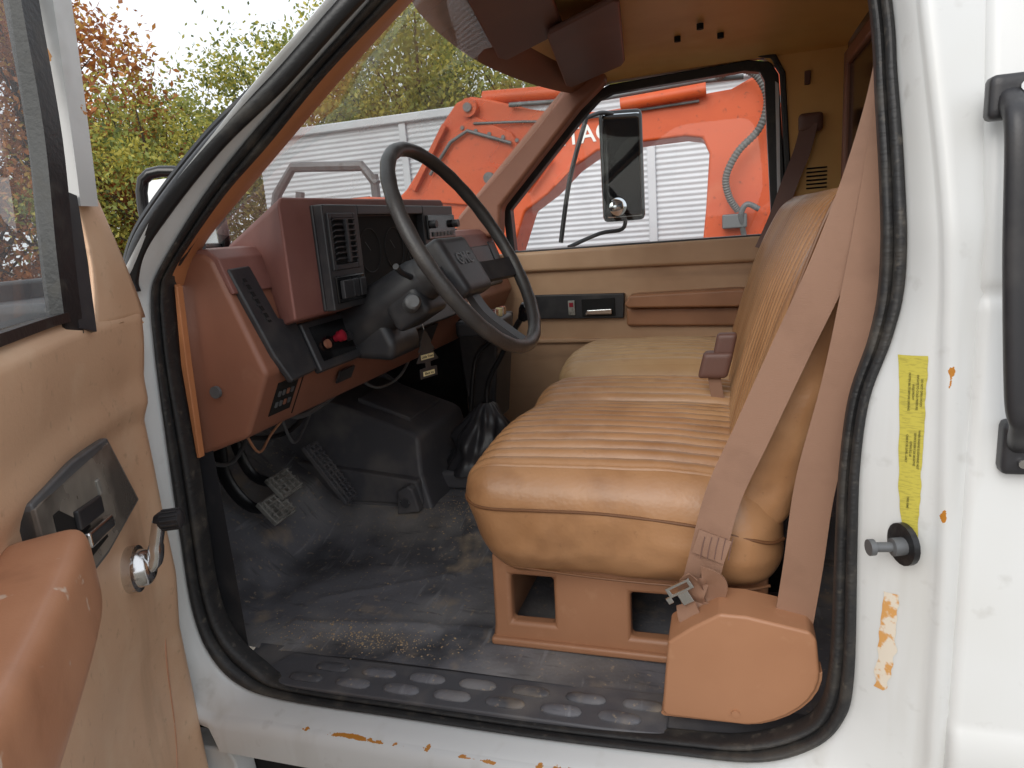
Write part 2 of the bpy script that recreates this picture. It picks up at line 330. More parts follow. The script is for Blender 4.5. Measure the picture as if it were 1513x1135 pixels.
def lab(u):
    s=S0+2.75*u; xa=.196-.006*u+.0015*noise.noise(Vector((u*9,0,0))); xb=.216+.002*noise.noise(Vector((u*14,3,0)))
    if u<.3: xa+=.006*(1-u/.3)
    return xw(s,xa),xw(s,xb)
sticker("yellow_service_label",S0,S0+2.75,lab,M['yellow'])
LT=["FASTEN BELTS BEFORE DRIVING  CHECK OIL LEVEL DAILY","AXLE FRONT  GVWR KG LB  TIRES RIMS  REAR 22.5","INFLATE TO COLD PRESSURE  SERVICE EVERY SIX MONTHS","DO NOT OPEN HOOD  WHEN ENGINE IS RUNNING HOT"]
for j,l in enumerate(LT):
    w=l.split("  ")
    for k,t in enumerate(w[:3]):
        s=S0+2.2-k*.80; x=.200+j*.0038; p=jamb(s,xw(s,x),.0022); q=jamb(s-.3,xw(s-.3,x),.0022); r=jamb(s,xw(s,x+.002),.0022)
        text("label_print",t,.0032,M['print'],body,p,q-p,r-p,.0001)
def pl2(u):
    s=20.02+.66*u; xa=.179+.006*u+.004*noise.noise(Vector((u*7,1,0))); xb=.197+.004*u+.005*noise.noise(Vector((u*9,5,0)))
    if u<.25: xb-=.008*(1-u/.25)
    return xw(s,xa),xw(s,xb)
sticker("peeled_label",20.02,20.68,pl2,M['orgl'])
tube("striker_plate",[(.203,-.073,.378),(.196,-.076,.378)],.026,M['sealb'],body,seg=20)
tube("striker_bolt",[(.205,-.078,.378),(.185,-.085,.378),(.184,-.085,.378),(.165,-.09,.379),(.1645,-.09,.379),(.158,-.092,.379)],[.011,.011,.006,.006,.010,.010],M['steel'],body,seg=14)
def strip(name,A,B,m,parent,n=6,bulge=.006,bd=(1,-.3,0)):
    A=cat(A,n);B=cat(B,n);bd=Vector(bd)
    return loft(name,[[a.lerp(b,w)+bd*bulge*math.sin(math.pi*w) for w in (0,.15,.4,.6,.85,1)] for a,b in zip(A,B)],m,parent,False,60)
strip("pillar_trim",[(-.905,.004,.735),(-.873,.006,.779),(-.778,.022,.874),(-.690,.034,.944),(-.581,.050,1.036),(-.460,.066,1.123),(-.35,.08,1.20)],
      [(-.918,.07,.735),(-.873,.07,.802),(-.783,.082,.880),(-.690,.09,.954),(-.578,.105,1.046),(-.462,.12,1.134),(-.353,.13,1.209)],M['trim'],body)
prism("kick_trim",[(-.915,.43),(-.908,.43),(-.899,.60),(-.889,.735),(-.895,.74),(-.912,.60)],'y',.006,.020,M['trim'],body,.002)
E0=cat([(-.885,.07,.795),(-.79,.082,.885),(-.697,.09,.96),(-.585,.105,1.052),(-.469,.12,1.14),(-.37,.13,1.21)],4)
E1=cat([(-.93,1.47,.79),(-.83,1.46,.89),(-.73,1.45,.985),(-.62,1.44,1.09),(-.52,1.42,1.20),(-.46,1.41,1.25)],4)
def ws(u,v):
    k=v*(len(E0)-1); i=min(int(k),len(E0)-2); f=k-i; a=E0[i].lerp(E0[i+1],f); b=E1[i].lerp(E1[i+1],f)
    p=a.lerp(b,u); p.x-=math.sin(math.pi*u)**.8*(.26*(1-v)+.10*v) if 0<u<1 else 0; return p
grid("windshield",ws,24,16,M['wglass'],body)
# header rail across the top of the windshield
HA=[(-.40,.10,1.205),(-.49,.20,1.200),(-.548,.34,1.196),(-.582,.60,1.194),(-.587,.86,1.194),(-.560,1.13,1.196),(-.515,1.36,1.200),(-.47,1.50,1.205)]
HB=[(-.33,.12,1.243),(-.41,.22,1.243),(-.465,.36,1.245),(-.50,.60,1.25),(-.505,.86,1.25),(-.48,1.13,1.25),(-.44,1.34,1.248),(-.40,1.50,1.243)]
strip("windshield_header",HA,HB,M['header'],body,n=6,bulge=.008,bd=(0,0,-1))
strip("header_lip",[(x-.006,y,z+.03) for x,y,z in HA],HA,M['header'],body,n=6,bulge=.004,bd=(-1,0,0))
tube("windshield_gasket",[ws(u/30,.01) for u in range(31)],.008,M['black'],body,seg=8)
wp=[ws(.30+.35*k/8,.05+.01*k)+Vector((-.02,0,.004)) for k in range(9)]
tube("wiper_blade",wp,.005,M['black'],body,seg=6)
def floorz(x,y):
    z=0
    if y>.42: t=min(1,(y-.42)/.3); z+=.075*t*t*(3-2*t)
    if y>1.12: t=min(1,(y-1.12)/.25); z-=.075*t*t*(3-2*t)
    if x<-1.02: t=(-1.02-x); z+=.75*t*min(1,t/.1)
    return z
def bumpz(x,y):
    cr=-.006*math.exp(-((x+.62+.25*(y-.4))/.008)**2)*(1 if .15<y<.75 else 0)
    ed=.007*math.exp(-((y-.20-.02*math.sin(x*9))/.012)**2)*(1 if -.9<x<-.45 else 0)
    e2=.004*math.exp(-((y-.36-.6*(x+.75))/.010)**2)*(1 if -.9<x<-.55 else 0)
    return .010*noise.noise(Vector((x*3,y*3,0)))+.004*noise.noise(Vector((x*10,y*10,0)))-.004+cr+ed+e2
def fl(u,v):
    x=-1.45+1.80*u; y=.085+1.47*v
    return Vector((x,y,floorz(x,y)+bumpz(x,y)))
grid("floor_mat",fl,170,130,M['floor'],truck)
parts=[]
rnd=random.Random(3)
for k in range(1300):
    if k<750: x=rnd.gauss(-.60,.10); y=rnd.gauss(.66,.045)-.12*(x+.6)
    elif k<1200: x=rnd.gauss(-.70,.10); y=rnd.gauss(.15,.025)
    else: x=rnd.uniform(-.98,-.3); y=rnd.uniform(.1,.7)
    if x>-.46 and y>.16: continue
    s=rnd.uniform(.0006,.0018)*(1.8 if rnd.random()<.03 else 1); z=floorz(x,y)+bumpz(x,y)
    V=[(x-s,y-s*.7,z),(x+s,y-s,z),(x+s*.8,y+s,z),(x-s*.9,y+s*.8,z),(x+s*.1,y,z+s*1.1)]
    parts.append(([Vector(v) for v in V],[[0,1,4],[1,2,4],[2,3,4],[3,0,4]]))
V,F=merge(parts); so2=mk("floor_sand",V,F,M['sand'],None,smooth=False); so2["kind"]="stuff"; so2["label"]="sand and grit scattered on the rubber floor mat"; so2["category"]="sand"
grid("kick_panel",lambda u,v:Vector((-1.45+.54*u,.045-.01*math.sin(u*3),-.02+.55*v)),10,6,M['black'],body)
prism("sill_plate",[(-.87,.004),(-.84,.082),(-.10,.098),(-.10,.0),(-.2,-.006),(-.83,-.012)],'z',-.02,-.004,M['cover'],body,.004)
parts=[]
for r in range(2):
    for k in range(7):
        x=-.80+k*.098+r*.035; y=.016+r*.037+k*.0012
        pts=[Vector((x+.070*t,y,-.0035)) for t in (0,.05,.15,.3,.7,.85,.95,1)]
        parts.append(tubed(pts,[.002,.0085,.012,.0135,.0135,.012,.0085,.002],10,flat=.42,up=(0,0,1)))
V,F=merge(parts); mk("sill_plate_ribs",V,F,M['floor'],body)
grid("floor_edge",lambda u,v:Vector((-.93+1.1*u,.0+.10*v,-.013+.008*v)),20,6,M['cover'],body)
# engine cover
eng=empty("engine_cover",(-1.05,.86,.07),parent=truck)
V,F=prismdata([(-.79,.05),(-.808,.15),(-.818,.235),(-.84,.250),(-1.04,.322),(-1.35,.40),(-1.35,.0),(-.9,.0)],'y',.68,1.06)
for i,v in enumerate(V):
    if v[2]>.2: V[i]=(v[0],v[1]+(.025 if v[1]<.8 else -.03),v[2]+.012)
    elif v[2]<.06: V[i]=(v[0]+.02,v[1]+(-.03 if v[1]<.8 else .03),v[2])
mk("cover_shell",V,F,M['cover'],eng,bevel=.014,seg=4)
prism("cover_lid",[(-.87,.272),(-.868,.284),(-1.03,.344),(-1.032,.33)],'y',.77,.98,M['cover'],eng,.003)
prism("cover_step",[(-.80,.07),(-.812,.14),(-1.30,.20),(-1.30,.07)],'y',.652,.69,M['cover'],eng,.008)
prism("cover_flange",[(-.80,.062),(-.815,.125),(-.83,.135),(-.86,.12),(-.87,.05)],'y',.625,.655,M['cover'],eng,.006)
tube("cover_bolt",[(-.838,.623,.09),(-.838,.617,.09)],.014,M['chrome'],eng,seg=12)
sh=empty("gear_shifter",(-.70,.88,.1),parent=truck)
def boot(u,v):
    th=2*math.pi*u; r=.095*(1-v)**.62+.016; r*=1+.12*math.sin(7*th+5*v)*(1-abs(2*v-1))+.14*math.sin(3*th+6*v)*(1-v)+.05*math.sin(13*th); r*=1+.12*math.sin(12*v+2*th)
    return Vector((-.71+.035*v+r*math.cos(th),.88+r*math.sin(th)*.9,.112+.190*v))
grid("boot",boot,80,24,M['boot'],sh)
prism("boot_base",[(-.82,.78),(-.61,.78),(-.61,.995),(-.82,.995)],'z',.066,.120,M['cover'],sh,.012)
P=cat([(-.675,.88,.285),(-.665,.88,.36),(-.605,.85,.45),(-.545,.80,.53),(-.515,.78,.565)],6)
tube("lever",P,.008,M['sealb'],sh)
tube("knob",cat([(-.522,.78,.552),(-.512,.78,.566),(-.50,.78,.583),(-.492,.78,.597)],3),[.010,.013,.016,.019,.022,.023,.023,.021,.014,.004],M['gloss'],sh,seg=16)
tube("transfer_lever",cat([(-.74,.91,.26),(-.72,.91,.38),(-.70,.91,.44),(-.65,.90,.48)],5),.007,M['sealb'],sh)
prism("console_panel",[(-.78,.20),(-.70,.20),(-.66,.53),(-.80,.53)],'y',1.0,1.16,M['black'],truck,.008)
hb=empty("control_box",(-.66,.86,.50),parent=truck)
rbox("housing",-.72,-.60,.80,.96,.505,.55,.008,(8,8,6),M['black'],hb)
for k in range(4):
    y=.82+k*.035
    tube("knob",[(-.62,y,.55),(-.618,y,.572)],.010,M[['red','chrome','cream','chrome'][k]],hb,seg=12)
tube("brake_knob",[(-.66,.80,.545),(-.655,.79,.58),(-.65,.785,.60)],[.010,.010,.02],M['arm'],hb,seg=12)
def pedal(nm,cx,cy,cz,w,h,tilt,m,parent,ribs=5,cols=4):
    ey=Vector((0,1,0)); up=Vector((-math.sin(tilt),0,math.cos(tilt))); n=Vector((math.cos(tilt),0,math.sin(tilt)))
    parts=[prismdata([(-w/2,-h/2),(w/2,-h/2),(w/2,h/2),(-w/2,h/2)],'z',-.008,.004)]
    for k in range(ribs):
        z=-h/2+h*(k+.5)/ribs; parts.append(boxd(-w/2+.003,w/2-.003,z-h/ribs*.18,z+h/ribs*.18,.004,.013))
    for k in range(cols):
        x=-w/2+w*(k+.5)/cols; parts.append(boxd(x-.0025,x+.0025,-h/2+.003,h/2-.003,.0045,.0125))
    V,F=merge(parts); return mk(nm,V,F,m,parent,bevel=.0015,seg=2,mx=frame((cx,cy,cz),ey,up,n))
pe=empty("pedal_set",(-1.1,.45,.1),parent=truck)
pedal("clutch_pedal",-1.075,.40,.158,.082,.070,.75,M['alu'],pe)
pedal("brake_pedal",-1.085,.455,.20,.082,.066,.75,M['alu'],pe)
pedal("accelerator_pedal",-1.03,.58,.185,.055,.19,.62,M['cover'],pe,12,3)
tube("clutch_arm",cat([(-1.085,.40,.15),(-1.15,.385,.17),(-1.19,.37,.26),(-1.17,.36,.40)],5),.011,M['sealb'],pe,flat=1.8,up=(1,0,0))
tube("brake_arm",cat([(-1.09,.455,.2),(-1.17,.45,.22),(-1.20,.44,.32),(-1.18,.43,.45)],5),.010,M['sealb'],pe,flat=1.6,up=(1,0,0))
for k,(P,m,r) in enumerate([([(-1.0,.2,.44),(-1.02,.28,.38),(-1.0,.40,.36),(-.98,.52,.43)],'sealb',.006),([(-1.05,.15,.43),(-1.08,.22,.34),(-1.12,.35,.31),(-1.15,.5,.42)],'steel',.005),([(-.95,.30,.45),(-.96,.38,.40),(-.95,.5,.41),(-.93,.62,.46)],'steel',.007),([(-1.1,.1,.4),(-1.15,.18,.3),(-1.25,.3,.3)],'yellow',.004),([(-.9,.55,.46),(-.88,.62,.41),(-.86,.72,.42),(-.85,.8,.48)],'steel',.004),([(-.95,.18,.43),(-.97,.24,.36),(-.99,.32,.38),(-.97,.40,.43)],'arm',.003),([(-.98,.34,.43),(-1.0,.40,.33),(-1.03,.5,.34),(-1.05,.6,.40)],'steel',.004)]):
    tube("wiring_cable",cat(P,6),r,M[m],truck,seg=8)
# ================================================================ DASHBOARD
dash=empty("dashboard",(-.9,.77,.42),parent=truck)
prof=[(-1.22,.755),(-.90,.79),(-.855,.787),(-.838,.775),(-.764,.574),(-.772,.560),(-.822,.465),(-.835,.455),(-.925,.424),(-1.1,.43),(-1.3,.5)]
V,F=prismdata(prof,'y',.04,1.50); mk("dash_body",V,F,M['brown'],dash,bevel=.010,seg=3)
prism("dash_cap",[(-1.20,.758),(-.90,.795),(-.850,.792),(-.829,.776),(-.808,.715),(-.816,.713),(-.842,.770),(-1.2,.75)],'y',.045,1.49,M['maroon'],dash,.003)
sx=lambda z:-.764-(z-.574)*.353
def slab(name,ypts,off,th,m,parent,bevel=.004):
    V=[]
    for o in (off,off+th):
        for (y,z) in ypts: V.append((sx(z)+o*.94,y,z+o*.33))
    n=len(ypts); F=[list(range(n)),list(range(2*n-1,n-1,-1))]+[[i,(i+1)%n,n+(i+1)%n,n+i] for i in range(n)]
    return mk(name,V,F,m,parent,bevel=bevel)
slab("defogger_panel",[(.052,.755),(.112,.757),(.125,.66),(.17,.645),(.17,.553),(.085,.548),(.068,.60)],-.004,.014,M['black'],dash,.005)
slab("defogger_slot",[(.075,.735),(.083,.735),(.100,.655),(.092,.655)],.0105,.0008,M['dark'],dash,.0)
for k in range(6): slab("defogger_rib",[(.072+k*.003,.728-k*.013),(.086+k*.003,.728-k*.013),(.086+k*.003,.724-k*.013),(.072+k*.003,.724-k*.013)],.0108,.0012,M['black'],dash,.0)
slab("lower_trim_panel",[(.172,.640),(.36,.640),(.36,.545),(.172,.545)],-.004,.018,M['black'],dash,.005)
slab("switch_recess",[(.19,.628),(.315,.628),(.315,.562),(.19,.562)],.0145,.001,M['gloss'],dash,.0)
kn=Vector((sx(.595)+.016,.255,.600)); ax=Vector((.94,0,.33))
tube("headlight_knob",[kn,kn+ax*.010,kn+ax*.011,kn+ax*.021,kn+ax*.023],[.007,.007,.0115,.0115,.008],M['red'],dash,seg=18)
kn2=kn+Vector((.003,-.038,-.005)); tube("dimmer_knob",[kn2,kn2+ax*.006],.009,M['brown'],dash,seg=16)
kn2=kn+Vector((.003,.040,-.004)); tube("dimmer_knob",[kn2,kn2+ax*.010],.009,M['black'],dash,seg=16)
A=[(.112,.655),(.112,.862),(.122,.873),(.845,.878),(.856,.868),(.856,.655)]
B=[(.235,.60),(.245,.792),(.255,.80),(.74,.81),(.75,.80),(.75,.60)]
V=[(-.742,p[0],p[1]) for p in A]+[(-.97,p[0],p[1]) for p in B]; n=6
F=[list(range(n)),list(range(2*n-1,n-1,-1))]+[[i,(i+1)%n,n+(i+1)%n,n+i] for i in range(n)]
mk("instrument_hood",V,F,M['maroon'],dash,bevel=.009,seg=4)
fx=-.7415
def fbox(name,y0,y1,z0,z1,d0,d1,m,bev=.003,p=dash): return box(name,fx+d0,fx+d1,y0,y1,z0,z1,m,p,bev)
def ringpanel(name,y0,y1,z0,z1,a0,a1,b0,b1,d0,d1,m,p,bev=.003):
    V,F=merge([boxd(fx+d0,fx+d1,y0,a0,z0,z1),boxd(fx+d0,fx+d1,a1,y1,z0,z1),boxd(fx+d0,fx+d1,a0,a1,b1,z1),boxd(fx+d0,fx+d1,a0,a1,z0,b0)]); return mk(name,V,F,m,p,bevel=bev)
fbox("fascia_panel",.205,.850,.66,.858,-.001,.006,M['black'])
ringpanel("fascia_frame",.205,.850,.66,.858,.335,.655,.685,.838,.006,.026,M['black'],dash)
ic=empty("instrument_cluster",(fx,.49,.76),parent=dash)
fbox("gauge_panel",.337,.653,.687,.836,.0065,.008,M['dark'],0,ic)
for (y,z,r) in ((.40,.765,.046),(.515,.765,.046),(.60,.80,.024),(.60,.73,.024)):
    C=[(fx+.010,y+r*math.cos(t*math.pi/16),z+r*math.sin(t*math.pi/16)) for t in range(32)]
    tube("gauge_ring",C,.001,M['black'],ic,seg=6,closed=True)
    a=2.4; tube("needle",[(fx+.0105,y,z),(fx+.0105,y+r*.6*math.cos(a),z+r*.6*math.sin(a))],.0005,M['steel'],ic,seg=6)
av=empty("air_vent",(fx,.266,.79),parent=dash)
ringpanel("vent_frame",.216,.317,.735,.842,.226,.307,.746,.832,.018,.030,M['black'],av,.002)
fbox("vent_cavity",.226,.307,.746,.832,.0265,.0268,M['dark'],0,av)
for k in range(8):
    z=.752+k*.0105; V,F=prismdata([(fx+.027,z),(fx+.035,z+.004),(fx+.035,z+.0065),(fx+.027,z+.0025)],'y',.227,.306); mk("louver",V,F,M['black'],av,smooth=False)
box("vent_slider",fx+.032,fx+.040,.262,.270,.748,.83,M['black'],av,.001)
sw=empty("switch_pad",(fx,.27,.7),parent=dash)
fbox("switch_plate",.218,.325,.672,.724,.018,.030,M['gloss'],.003,sw)
fbox("rocker_switch",.226,.262,.68,.716,.030,.040,M['black'],.003,sw)
fbox("rocker_switch",.268,.290,.68,.716,.030,.037,M['black'],.003,sw)
fbox("rocker_switch",.296,.318,.68,.716,.030,.037,M['black'],.003,sw)
rd=empty("radio",(fx,.76,.8),parent=dash)
fbox("radio_face",.668,.846,.775,.835,.018,.032,M['gloss'],.003,rd)
for k in range(6): fbox("radio_button",.69+k*.023,.706+k*.023,.782,.793,.032,.036,M['steel'],.001,rd)
for y in (.684,.832): tube("radio_knob",[(fx+.032,y,.812),(fx+.048,y,.812)],.010,M['black'],rd,seg=16)
hc=empty("heater_control",(fx,.76,.72),parent=dash)
fbox("heater_face",.668,.846,.70,.762,.018,.031,M['gloss'],.003,hc)
for k in range(3):
    y=.70+k*.055; tube("heater_knob",[(fx+.031,y,.73),(fx+.046,y,.73)],.016,M['black'],hc,seg=18)
slab("glove_box_door",[(.98,.735),(1.40,.735),(1.40,.60),(.98,.60)],-.002,.012,M['black'],dash,.006)
slab("passenger_vent",[(1.41,.745),(1.48,.745),(1.48,.67),(1.41,.67)],-.002,.012,M['black'],dash,.004)
slab("center_trim_panel",[(.60,.645),(.95,.645),(.95,.555),(.60,.555)],-.004,.016,M['black'],dash,.005)
def lface(y,t,o=0): return Vector((-.772-.05*t+o*.885,y,.560-.095*t-o*.466))
def lpanel(name,y0,y1,t0,t1,o,m,p=dash):
    V=[lface(y0,t0,o),lface(y1,t0,o),lface(y1,t1,o),lface(y0,t1,o)]
    W=[v-Vector((.885,0,-.466))*.004 for v in V]; return mk(name,V+W,[[0,1,2,3],[7,6,5,4],[0,1,5,4],[1,2,6,5],[2,3,7,6],[3,0,4,7]],m,p,smooth=False)
lpanel("fuse_opening",.085,.15,.12,.78,.0015,M['dark'])
for k in range(8):
    y=.094+.013*(k%4); t=.30+.22*(k//4); lpanel("fuse",y,y+.006,t,t+.10,.004,M[['steel','emblem','brown','steel'][(k*3)%4]])
lpanel("fuse_door_seam",.165,.168,.05,.95,.001,M['dark'])
lpanel("hood_release",.30,.36,.35,.62,.010,M['black'])
lpanel("ashtray",.56,.80,.08,.62,.010,M['black'])
ep=Vector((-.872,.036,.545)); tube("end_plug",[ep,ep-Vector((0,.006,0))],.011,M['steel'],dash,seg=14)
# ================================================================ STEERING
st=empty("steering_assembly",(-.5,.36,.7),parent=truck)
SC=Vector((-.497,.365,.757)); SN=Vector((.875,0,.484)).normalized(); SU=Vector((-.484,0,.875)).normalized(); SY=Vector((0,1,0))
FM=frame(SC,SY,SU,SN)
Rw=.226
tube("wheel_rim",[(Rw*math.cos(2*math.pi*k/96),Rw*math.sin(2*math.pi*k/96),0) for k in range(96)],[.0140+.0005*math.sin(k*2*math.pi/4) for k in range(96)],M['wheel'],st,seg=16,closed=True,mx=FM)
rbox("horn_pad",-.078,.074,-.085,.040,-.058,-.016,.013,(14,14,8),M['black'],st,mx=FM,deform=lambda w:Vector((w.x*(1-.9*abs(min(0,w.y+.03))),w.y,w.z)))
def spoke(x0,y0,x1,y1,w0,w1):
    P=[Vector((x0,y0,-.045)),Vector((x0*.6+x1*.4,y0*.6+y1*.4,-.042)),Vector((x1*.8+x0*.2,y1*.8+y0*.2,-.018)),Vector((x1,y1,-.002))]
    ribbon("wheel_spoke",[FM@p for p in P],w0,tuple((FM.to_3x3()@Vector((-(y1-y0),x1-x0,0)))),M['black'],st,th=.014,n=6)
spoke(.05,-.03,.215,-.060,.045,.03); spoke(-.05,-.03,-.215,-.060,.045,.03); spoke(0,-.06,0,-.222,.040,.03)
text("horn_pad_lettering","GMC",.036,M['emblem'],st,FM@Vector((-.003,-.014,-.0155)),SY,SU,.0014)
tube("hub",[SC-SN*.12,SC-SN*.07,SC-SN*.055],[.045,.043,.036],M['black'],st,seg=28)
tube("column_shroud",[SC-SN*.10,SC-SN*.13,SC-SN*.20,SC-SN*.26,SC-SN*.33],[.042,.050,.052,.055,.058],M['black'],st,seg=28)
rbox("column_housing",-.050,.055,-.070,.0,-.210,-.12,.014,(10,10,10),M['black'],st,mx=FM)
a=FM@Vector((-.048,-.035,-.15)); 
tube("ignition_lock",[a,a+Vector((.02,-.03,.01)),a+Vector((.022,-.034,.011))],[.017,.016,.012],M['steel'],st,seg=20)
tube("turn_signal_stalk",cat([FM@Vector((-.04,.01,-.12)),FM@Vector((-.09,.02,-.11)),FM@Vector((-.12,.03,-.10))],5),.006,M['black'],st)
tube("shift_stalk",cat([FM@Vector((.04,-.02,-.12)),FM@Vector((.12,-.02,-.09)),FM@Vector((.16,-.02,-.075))],5),[.006]*10+[.011],M['black'],st)
prism("column_skirt",[(-.79,.545),(-.67,.535),(-.66,.57),(-.70,.66),(-.78,.66)],'y',.325,.46,M['black'],st,.018,seg=4)
# ================================================================ SEAT
seat=empty("bench_seat",(-.2,.77,0),parent=truck)
def pleat(y,a,b,p,d):
    if y<a or y>b: return 0
    e=min(1,(y-a)/.01,(b-y)/.01); t=abs(math.sin(math.pi*(y-a)/p)); return -d*((1-t)**1.5)*e
PC,PB=.043,.050
def cushf(x0,y0,y1,pa,pb,crown,z0,split=None):
    def f(w):
        x,y,z=w
        if split: a,b=(y0,split) if y<split else (split,y1)
        else: a,b=y0,y1
        yc=(a+b)/2; hw=(b-a)/2
        zn=(z-z0)/.185; k=max(0,1-((y-yc)/hw)**2)
        top=max(0,min(1,(z-z0-.09)/.07))
        fx_=max(0,1-(x-x0)/.25) if x<x0+.25 else 0
        w2=Vector(w)
        w2.z+=crown*(k**.7)*top + .010*top*math.sin(max(0,min(1,(x-x0)/.55))*math.pi)
        w2.x+=fx_*( .070*(1-max(0,min(1,zn)))**1.2 - .012*k)
        if x>-.1: w2.z-=.012*top*(x+.1)/.18
        d=pleat(y,pa,pb,PC,.021)
        if z>z0+.06:
            w2.z+=d*top; w2.x-=d*fx_*(1-top)*.9+ d*fx_*.5
        if abs(y-pa)<.005: w2.z-=.005*top
        w2.z+=(.005*noise.noise(Vector((x*4,y*4,z*3)))+.001*noise.noise(Vector((x*26,y*14,z*3))))*top
        w2.x+=.004*noise.noise(Vector((x*3,y*7,z*7+5)))
        w2.y+=(.010*noise.noise(Vector((x*6,3,z*6)))+.004*noise.noise(Vector((x*20,3,z*30))))*(1-top)+.004*math.sin(x*11)*top
        return w2
    return f
def crease_shade(o,test):
    me=o.data; me.materials.append(M['crease_shade'])
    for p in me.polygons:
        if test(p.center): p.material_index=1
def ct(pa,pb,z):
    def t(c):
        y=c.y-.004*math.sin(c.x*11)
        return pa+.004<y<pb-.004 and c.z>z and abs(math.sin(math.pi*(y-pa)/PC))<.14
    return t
o=rbox("driver_cushion",-.492,.085,.13,.93,.160,.358,.076,(90,480,28),M['seat'],seat,cushf(-.492,.13,.93,.185,.91,.018,.16,.64)); crease_shade(o,ct(.185,.91,.29))
o=rbox("passenger_cushion",-.492,.085,.934,1.43,.17,.378,.075,(60,280,18),M['seatfar'],seat,cushf(-.492,.934,1.43,.975,1.38,.024,.17)); crease_shade(o,ct(.975,1.38,.31))
tube("cushion_piping",cat([(-.470,.30,.318),(-.478,.21,.312),(-.464,.162,.306),(-.42,.136,.303),(-.33,.1295,.306),(-.2,.1285,.306),(-.05,.129,.292),(.05,.136,.268),(.082,.175,.258)],8),.0028,M['piping'],seat,seg=8)
tube("cushion_piping",cat([(-.38,.148,.186),(-.2,.142,.178),(0,.144,.176),(.06,.155,.182)],6),.0025,M['piping'],seat,seg=8)
def backf(w):
    x,y,z=w
    w2=Vector(w)
    fr=max(0,min(1,(.05-x)/.03))
    d=pleat(y,.22,.74,PB,.021)+pleat(y,.78,1.36,PB,.021)
    if .28<z<.80: w2.x-=d*fr*min(1,(.80-z)/.02+.3)
    if z>.78: w2.z+=d*.8*min(1,(z-.78)/.02)
    if abs(y-.76)<.012: w2.x+=.014*fr*(1-abs(y-.76)/.012)
    w2.x-=.012*fr*math.sin(max(0,min(1,(z-.3)/.5))*math.pi)
    w2.x+=(z-.35)*.311-.002
    w2.x+=.005*noise.noise(Vector((y*4,z*4,0))); w2.y+=(.007*noise.noise(Vector((x*8,z*8,9)))+.003*noise.noise(Vector((x*30,z*24,9))))*(1 if y<.2 else 0)
    if z>.6: w2.x+=.02*((z-.6)/.2)**2*fr
    return w2
o=rbox("backrest",.0,.110,.155,1.42,.265,.815,.040,(16,560,50),M['seat'],seat,backf)
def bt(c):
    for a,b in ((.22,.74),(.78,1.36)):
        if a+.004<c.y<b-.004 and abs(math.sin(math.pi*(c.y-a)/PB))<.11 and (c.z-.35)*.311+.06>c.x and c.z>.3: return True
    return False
crease_shade(o,bt)
tube("backrest_piping",cat([(-.01,.165,.33),(.01,.152,.40),(.065,.146,.58),(.105,.148,.70),(.145,.16,.795),(.175,.18,.812)],8),.0030,M['piping'],seat,seg=8)
def panelholes(x0,x1,z0,z1,holes,y,th):
    xs=sorted({x0,x1,*[h[0] for h in holes],*[h[1] for h in holes]}); zs=sorted({z0,z1,*[h[2] for h in holes],*[h[3] for h in holes]})
    V=[];F=[];idx={}
    def inh(cx,cz): return any(h[0]<cx<h[1] and h[2]<cz<h[3] for h in holes)
    cells={}
    for i in range(len(xs)-1):
        for j in range(len(zs)-1):
            if not inh((xs[i]+xs[i+1])/2,(zs[j]+zs[j+1])/2): cells[(i,j)]=1
    def vi(i,j,s):
        k=(i,j,s)
        if k not in idx: idx[k]=len(V); V.append((xs[i],y+s*th,zs[j]))
        return idx[k]
    for (i,j) in cells:
        for s in (0,1): F.append([vi(i,j,s),vi(i+1,j,s),vi(i+1,j+1,s),vi(i,j+1,s)])
        for (a,b,c,d,ni) in ((i,j,i+1,j,(i,j-1)),(i+1,j,i+1,j+1,(i+1,j)),(i+1,j+1,i,j+1,(i,j+1)),(i,j+1,i,j,(i-1,j))):
            if ni not in cells: F.append([vi(a,b,0),vi(c,d,0),vi(c,d,1),vi(a,b,1)])
    return V,F
V,F=panelholes(-.445,.06,.004,.18,[(-.408,-.323,.045,.138),(-.178,-.065,.036,.122)],.205,.03)
V=[(x+(.0 if z>.02 else -.004),y-(.02*(1-z/.2)),z) for x,y,z in V]
mk("seat_base",V,F,M['tan'],seat,bevel=.009,seg=4)
box("base_front",-.445,-.425,.236,1.35,.004,.19,M['tan'],seat,.006)
box("base_foot",-.45,-.10,.175,.20,-.002,.014,M['tan'],seat,.006)
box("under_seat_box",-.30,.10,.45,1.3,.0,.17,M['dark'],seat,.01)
# ================================================================ BELTS
rc=empty("belt_retractor",(.0,.05,.0),parent=truck)
arc=[(.121,.126),(.1205,.112),(.116,.095),(.107,.077),(.094,.061),(.077,.046),(.058,.034),(.038,.025),(.017,.020)]
poly=[(-.095,.150),(-.06,.178),(-.018,.206),(.02,.2055),(.107,.190),(.116,.178)]+arc+[(-.100,.018),(-.107,.026)]
V,F=prismdata(poly,'y',.015,.10)
mk("retractor_cover",V,F,M['tan'],rc,bevel=.005,seg=4)
prism("cover_rim",[(.121,.120)]+[(x+.0045,z-.0035) for x,z in arc]+[(-.105,.0125),(-.11,.016),(-.106,.026),(.015,.026)]+[(x-.004,z+.004) for x,z in arc[::-1][1:]],'y',.022,.050,M['tan'],rc,.0015)
tube("cover_screw",[(.004,.018,.04),(.004,.012,.04)],.006,M['tan'],rc,seg=12)
sb=empty("seat_belt",(.05,.08,.2),parent=truck)
ribbon("shoulder_strap",[(-.055,.085,.19),(-.040,.088,.25),(-.012,.10,.36),(.03,.105,.46),(.082,.105,.585),(.134,.10,.71),(.178,.10,.84),(.205,.10,.96),(.22,.11,1.12)],.054,[(.95,-.1,-.2)]*2+[(.9,-.15,-.35)]*5+[(.95,-.2,-.2)]*2,M['belt'],sb,n=10)
